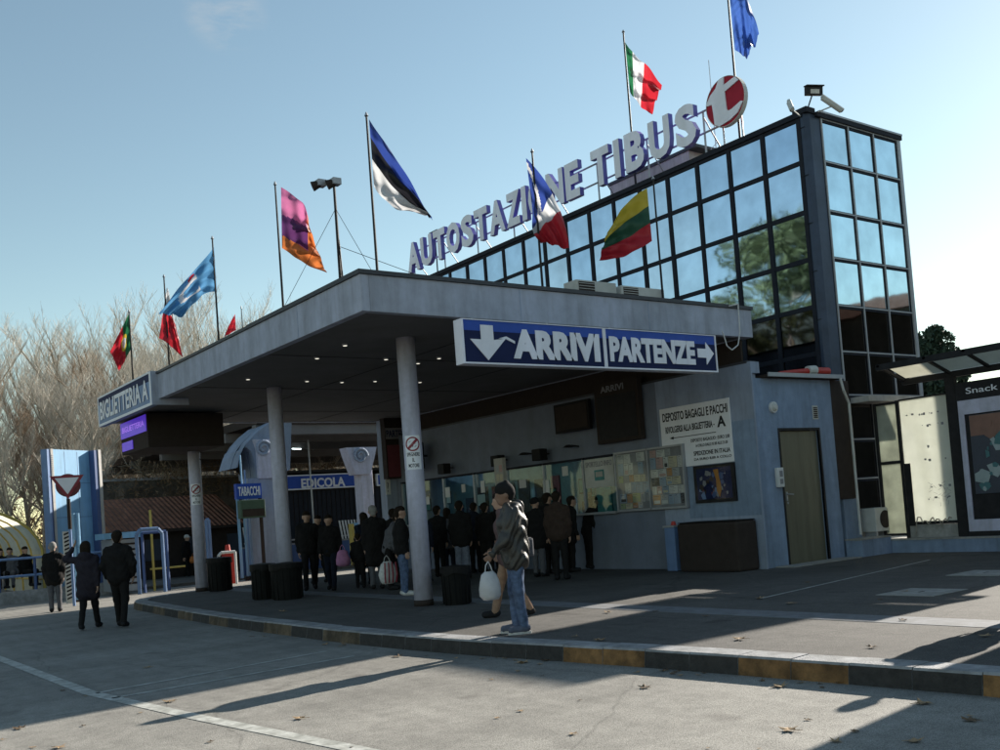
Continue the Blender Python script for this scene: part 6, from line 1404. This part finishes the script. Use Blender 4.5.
for px, py, z_, kw in (
 (122, 627, 0, dict(label='broad man in a black jacket walking away, right one of the couple', face=away+.1, H=1.80, top='black', legs='black', hair='short', stride=.22, step=-1, bulk=1.16, armL=((.10, -.02, -.27), (-.04, .10, -.22)), armR=((.10, -.05, -.27), (-.03, .08, -.22)))),
 (90, 629, 0, dict(label='woman in a long dark coat walking away with a hand raised to her head', face=away+.15, H=1.64, top='purple', legs='black', hair='long', stride=.26, step=1, coat=.5, hood=True, bulk=1.1, armL=((.22, .02, .02), (-.14, .04, .24)))),
 (56, 612, 0, dict(label='person in dark jacket and wide grey trousers by the striped post', face=away+.4, H=1.70, top='black', legs='grey', hair='short', bulk=1.1, coat=.3, head='greyhair')),
 (187, 579, .0, dict(label='person with a pale cap walking right carrying an orange bag', face=left+PI-.2, H=1.66, top='black', legs='black', head='white', hair='cap', stride=.15, lean=.12, shoes='white')),
 (311, 590, K, dict(label='tall dark man walking towards the camera, left one of the central pair', face=away+PI+.2, H=1.80, top='black', legs='black', stride=.18, bulk=1.15, armL=((.12, 0, -.26), (0, .08, -.23)))),
 (333, 590, K, dict(label='dark figure walking beside the tall man under the canopy', face=away+PI-.1, H=1.68, top='black', legs='navy', stride=.2, step=-1, bulk=1.05)),
 (378, 589, K, dict(label='tall person in long black coat queuing with back turned', face=away+.3, H=1.80, top='black', legs='grey', coat=.75, bulk=1.15, head='greyhair')),
 (391, 590, K, dict(label='person in a grey jacket bending forward in the queue', face=left+PI, H=1.66, top='grey', legs='black', lean=.35, bulk=1.05)),
 (405, 596, K, dict(label='person in a dark quilted jacket and jeans close behind the nearest column', face=left+PI+.3, H=1.70, top='black', legs='jeans', shoes='white', bulk=1.12)),
 (361, 588, K, dict(label='small child in dark clothes beside the long black coat', face=away, H=1.22, top='black', legs='black', bulk=1.0, hair='short')),
 (441, 577, K, dict(label='dark slim person at the ticket counter just right of the column', face=away-.5, H=1.72, top='black', legs='black', bulk=1.0)),
 (464, 579, K, dict(label='person in a black jacket and pale grey jeans with back turned at the counter', face=away-.2, H=1.78, top='black', legs='lightjeans', bulk=1.16, coat=.15)),
 (489, 576, K, dict(label='dark person half hidden behind the man with the beanie', face=away-.4, H=1.70, top='black', legs='black')),
 (552, 574, K, dict(label='large dark figure at the counter, left one of two right of the beanie man', face=away-.9, H=1.80, top='black', legs='black', coat=.6, bulk=1.2)),
 (572, 572, K, dict(label='dark figure leaning on the counter shelf left of the white window sign', face=-.3, H=1.70, top='black', legs='black', lean=.15, coat=.4)),
 ):
    x, y = at_px(px, py, z_); person(x=x, y=y, z=z_, **kw)
for px, py, kw in (
 (426, 583, dict(label='short dark person half behind the nearest column, right side', face=away-.1, H=1.62, top='navy', legs='black', hair='long', hood=True)),
 (451, 574, dict(label='slim person with long hair waiting between the two at the counter', face=away+.2, H=1.66, top='grey', legs='navy', hair='long', coat=.3)),
 (477, 573, dict(label='person in a dark hooded jacket at the counter left of the leaflet stand', face=away-.4, H=1.74, top='navy', legs='black', hood=True, lean=.08)),
 (502, 571, dict(label='person in black behind the leaflet stand, arms on the counter', face=away-.5, H=1.76, top='black', legs='black', armL=((.03, .16, -.22), (0, .22, .02)), armR=((.03, .16, -.22), (0, .22, .02)))),
 (540, 577, dict(label='person in a black coat just right of the beanie man', face=away-.6, H=1.70, top='black', legs='grey', coat=.4, hair='cap', head='black')),
 (562, 580, dict(label='broad figure in a dark brown jacket near the counter, right of the beanie man', face=away-.3, H=1.78, top='brown', legs='black', bulk=1.2, hood=True)),
 (590, 569, dict(label='dark figure bending towards the counter under the white window sign', face=-.4, H=1.68, top='black', legs='black', lean=.3)),
 (368, 585, dict(label='dark person between the child and the long black coat', face=away+.5, H=1.68, top='navy', legs='black', hair='long', coat=.3)),
 (396, 583, dict(label='dark person looking down behind the grey jacket in the queue', face=away-.3, H=1.72, top='black', legs='black', headfwd=.06)),
 (322, 583, dict(label='third dark figure behind the central pair', face=away+PI-.3, H=1.72, top='black', legs='black', stride=.15)),
 ):
    x, y = at_px(px, py); person(x=x, y=y, z=K, **kw)
person('person just outside the right edge whose shadow crosses the kerb', 10.65, 5.0, K, PI, 1.76, 'black', 'jeans', stride=.1)
# clerks behind the glass
person('clerk sitting behind the ticket window under the white window sign', 16.1, 16.75, K+.25, PI, 1.66, 'brown', 'black', sit=False, group=None)
person('second clerk standing behind the counter left of the window sign', 16.2, 18.3, K+.15, PI, 1.70, 'navy', 'black')
# people waiting by the yellow shelter
for px, lb, tp__, fc in ((10, 'seated person in a mottled jacket waiting in the yellow shelter', 'grey', -PI/2-.3), (0, 'seated dark person at the photo left edge in the yellow shelter', 'black', -PI/2), (25, 'person sitting low at the mouth of the yellow shelter', 'black', -PI/2+.4)):
    x_, z_ = P2(px, 560, 34.3); person(lb, x_, 34.3, .42, fc, 1.66, tp__, 'grey' if px == 10 else 'black', sit=True)
t = empty('bench', (5.5, 34.5, .1), 'plain dark bench inside the yellow shelter', 'bench'); mb = MB(); mb.box(3.2, 7.0, 34.25, 34.75, .80, .86, 'dark2'); kid(mb, 'seat', t); 
for q in (3.5, 5.2, 6.8): mb = MB(); mb.box(q, q+.08, 34.35, 34.7, .1, .799, 'dark'); kid(mb, 'leg', t)
# small bags
x, y = at_px(196, 566, 0.0); x, z_ = P2(193, 560, 31.0); carrier('orange_bag', 'bright orange bag carried by the person with the pale cap', tuple(np.array([*at_px(187, 579, 0), 0])+np.array([.25, -.18, .95])), (.34, .2, .26), mat('orange_bag', (.55, .18, .04)), seed=3)
x, y = at_px(356, 589); carrier('pink_backpack', 'pink backpack worn low beside the long black coat', (x-.22, y+.1, 1.15), (.32, .2, .36), CL['pink'], seed=4)
x, y = at_px(391, 594); t = carrier('striped_bag', 'red and white striped shopping bag hanging in the queue', (x-.1, y-.1, .92), (.36, .22, .44), CL['white'], seed=5)
mb = MB(); 
for q in (-.12, -.04, .04, .12): mb.path([(x-.1+q, y-.1-.125, .80), (x-.1+q*1.15, y-.1-.135, .55), (x-.1+q, y-.1-.11, .40)], .014, 'red', 5)
kid(mb, 'stripes', t)
for a_, b_ in protos:
    D.objects.remove(a_); D.objects.remove(b_)
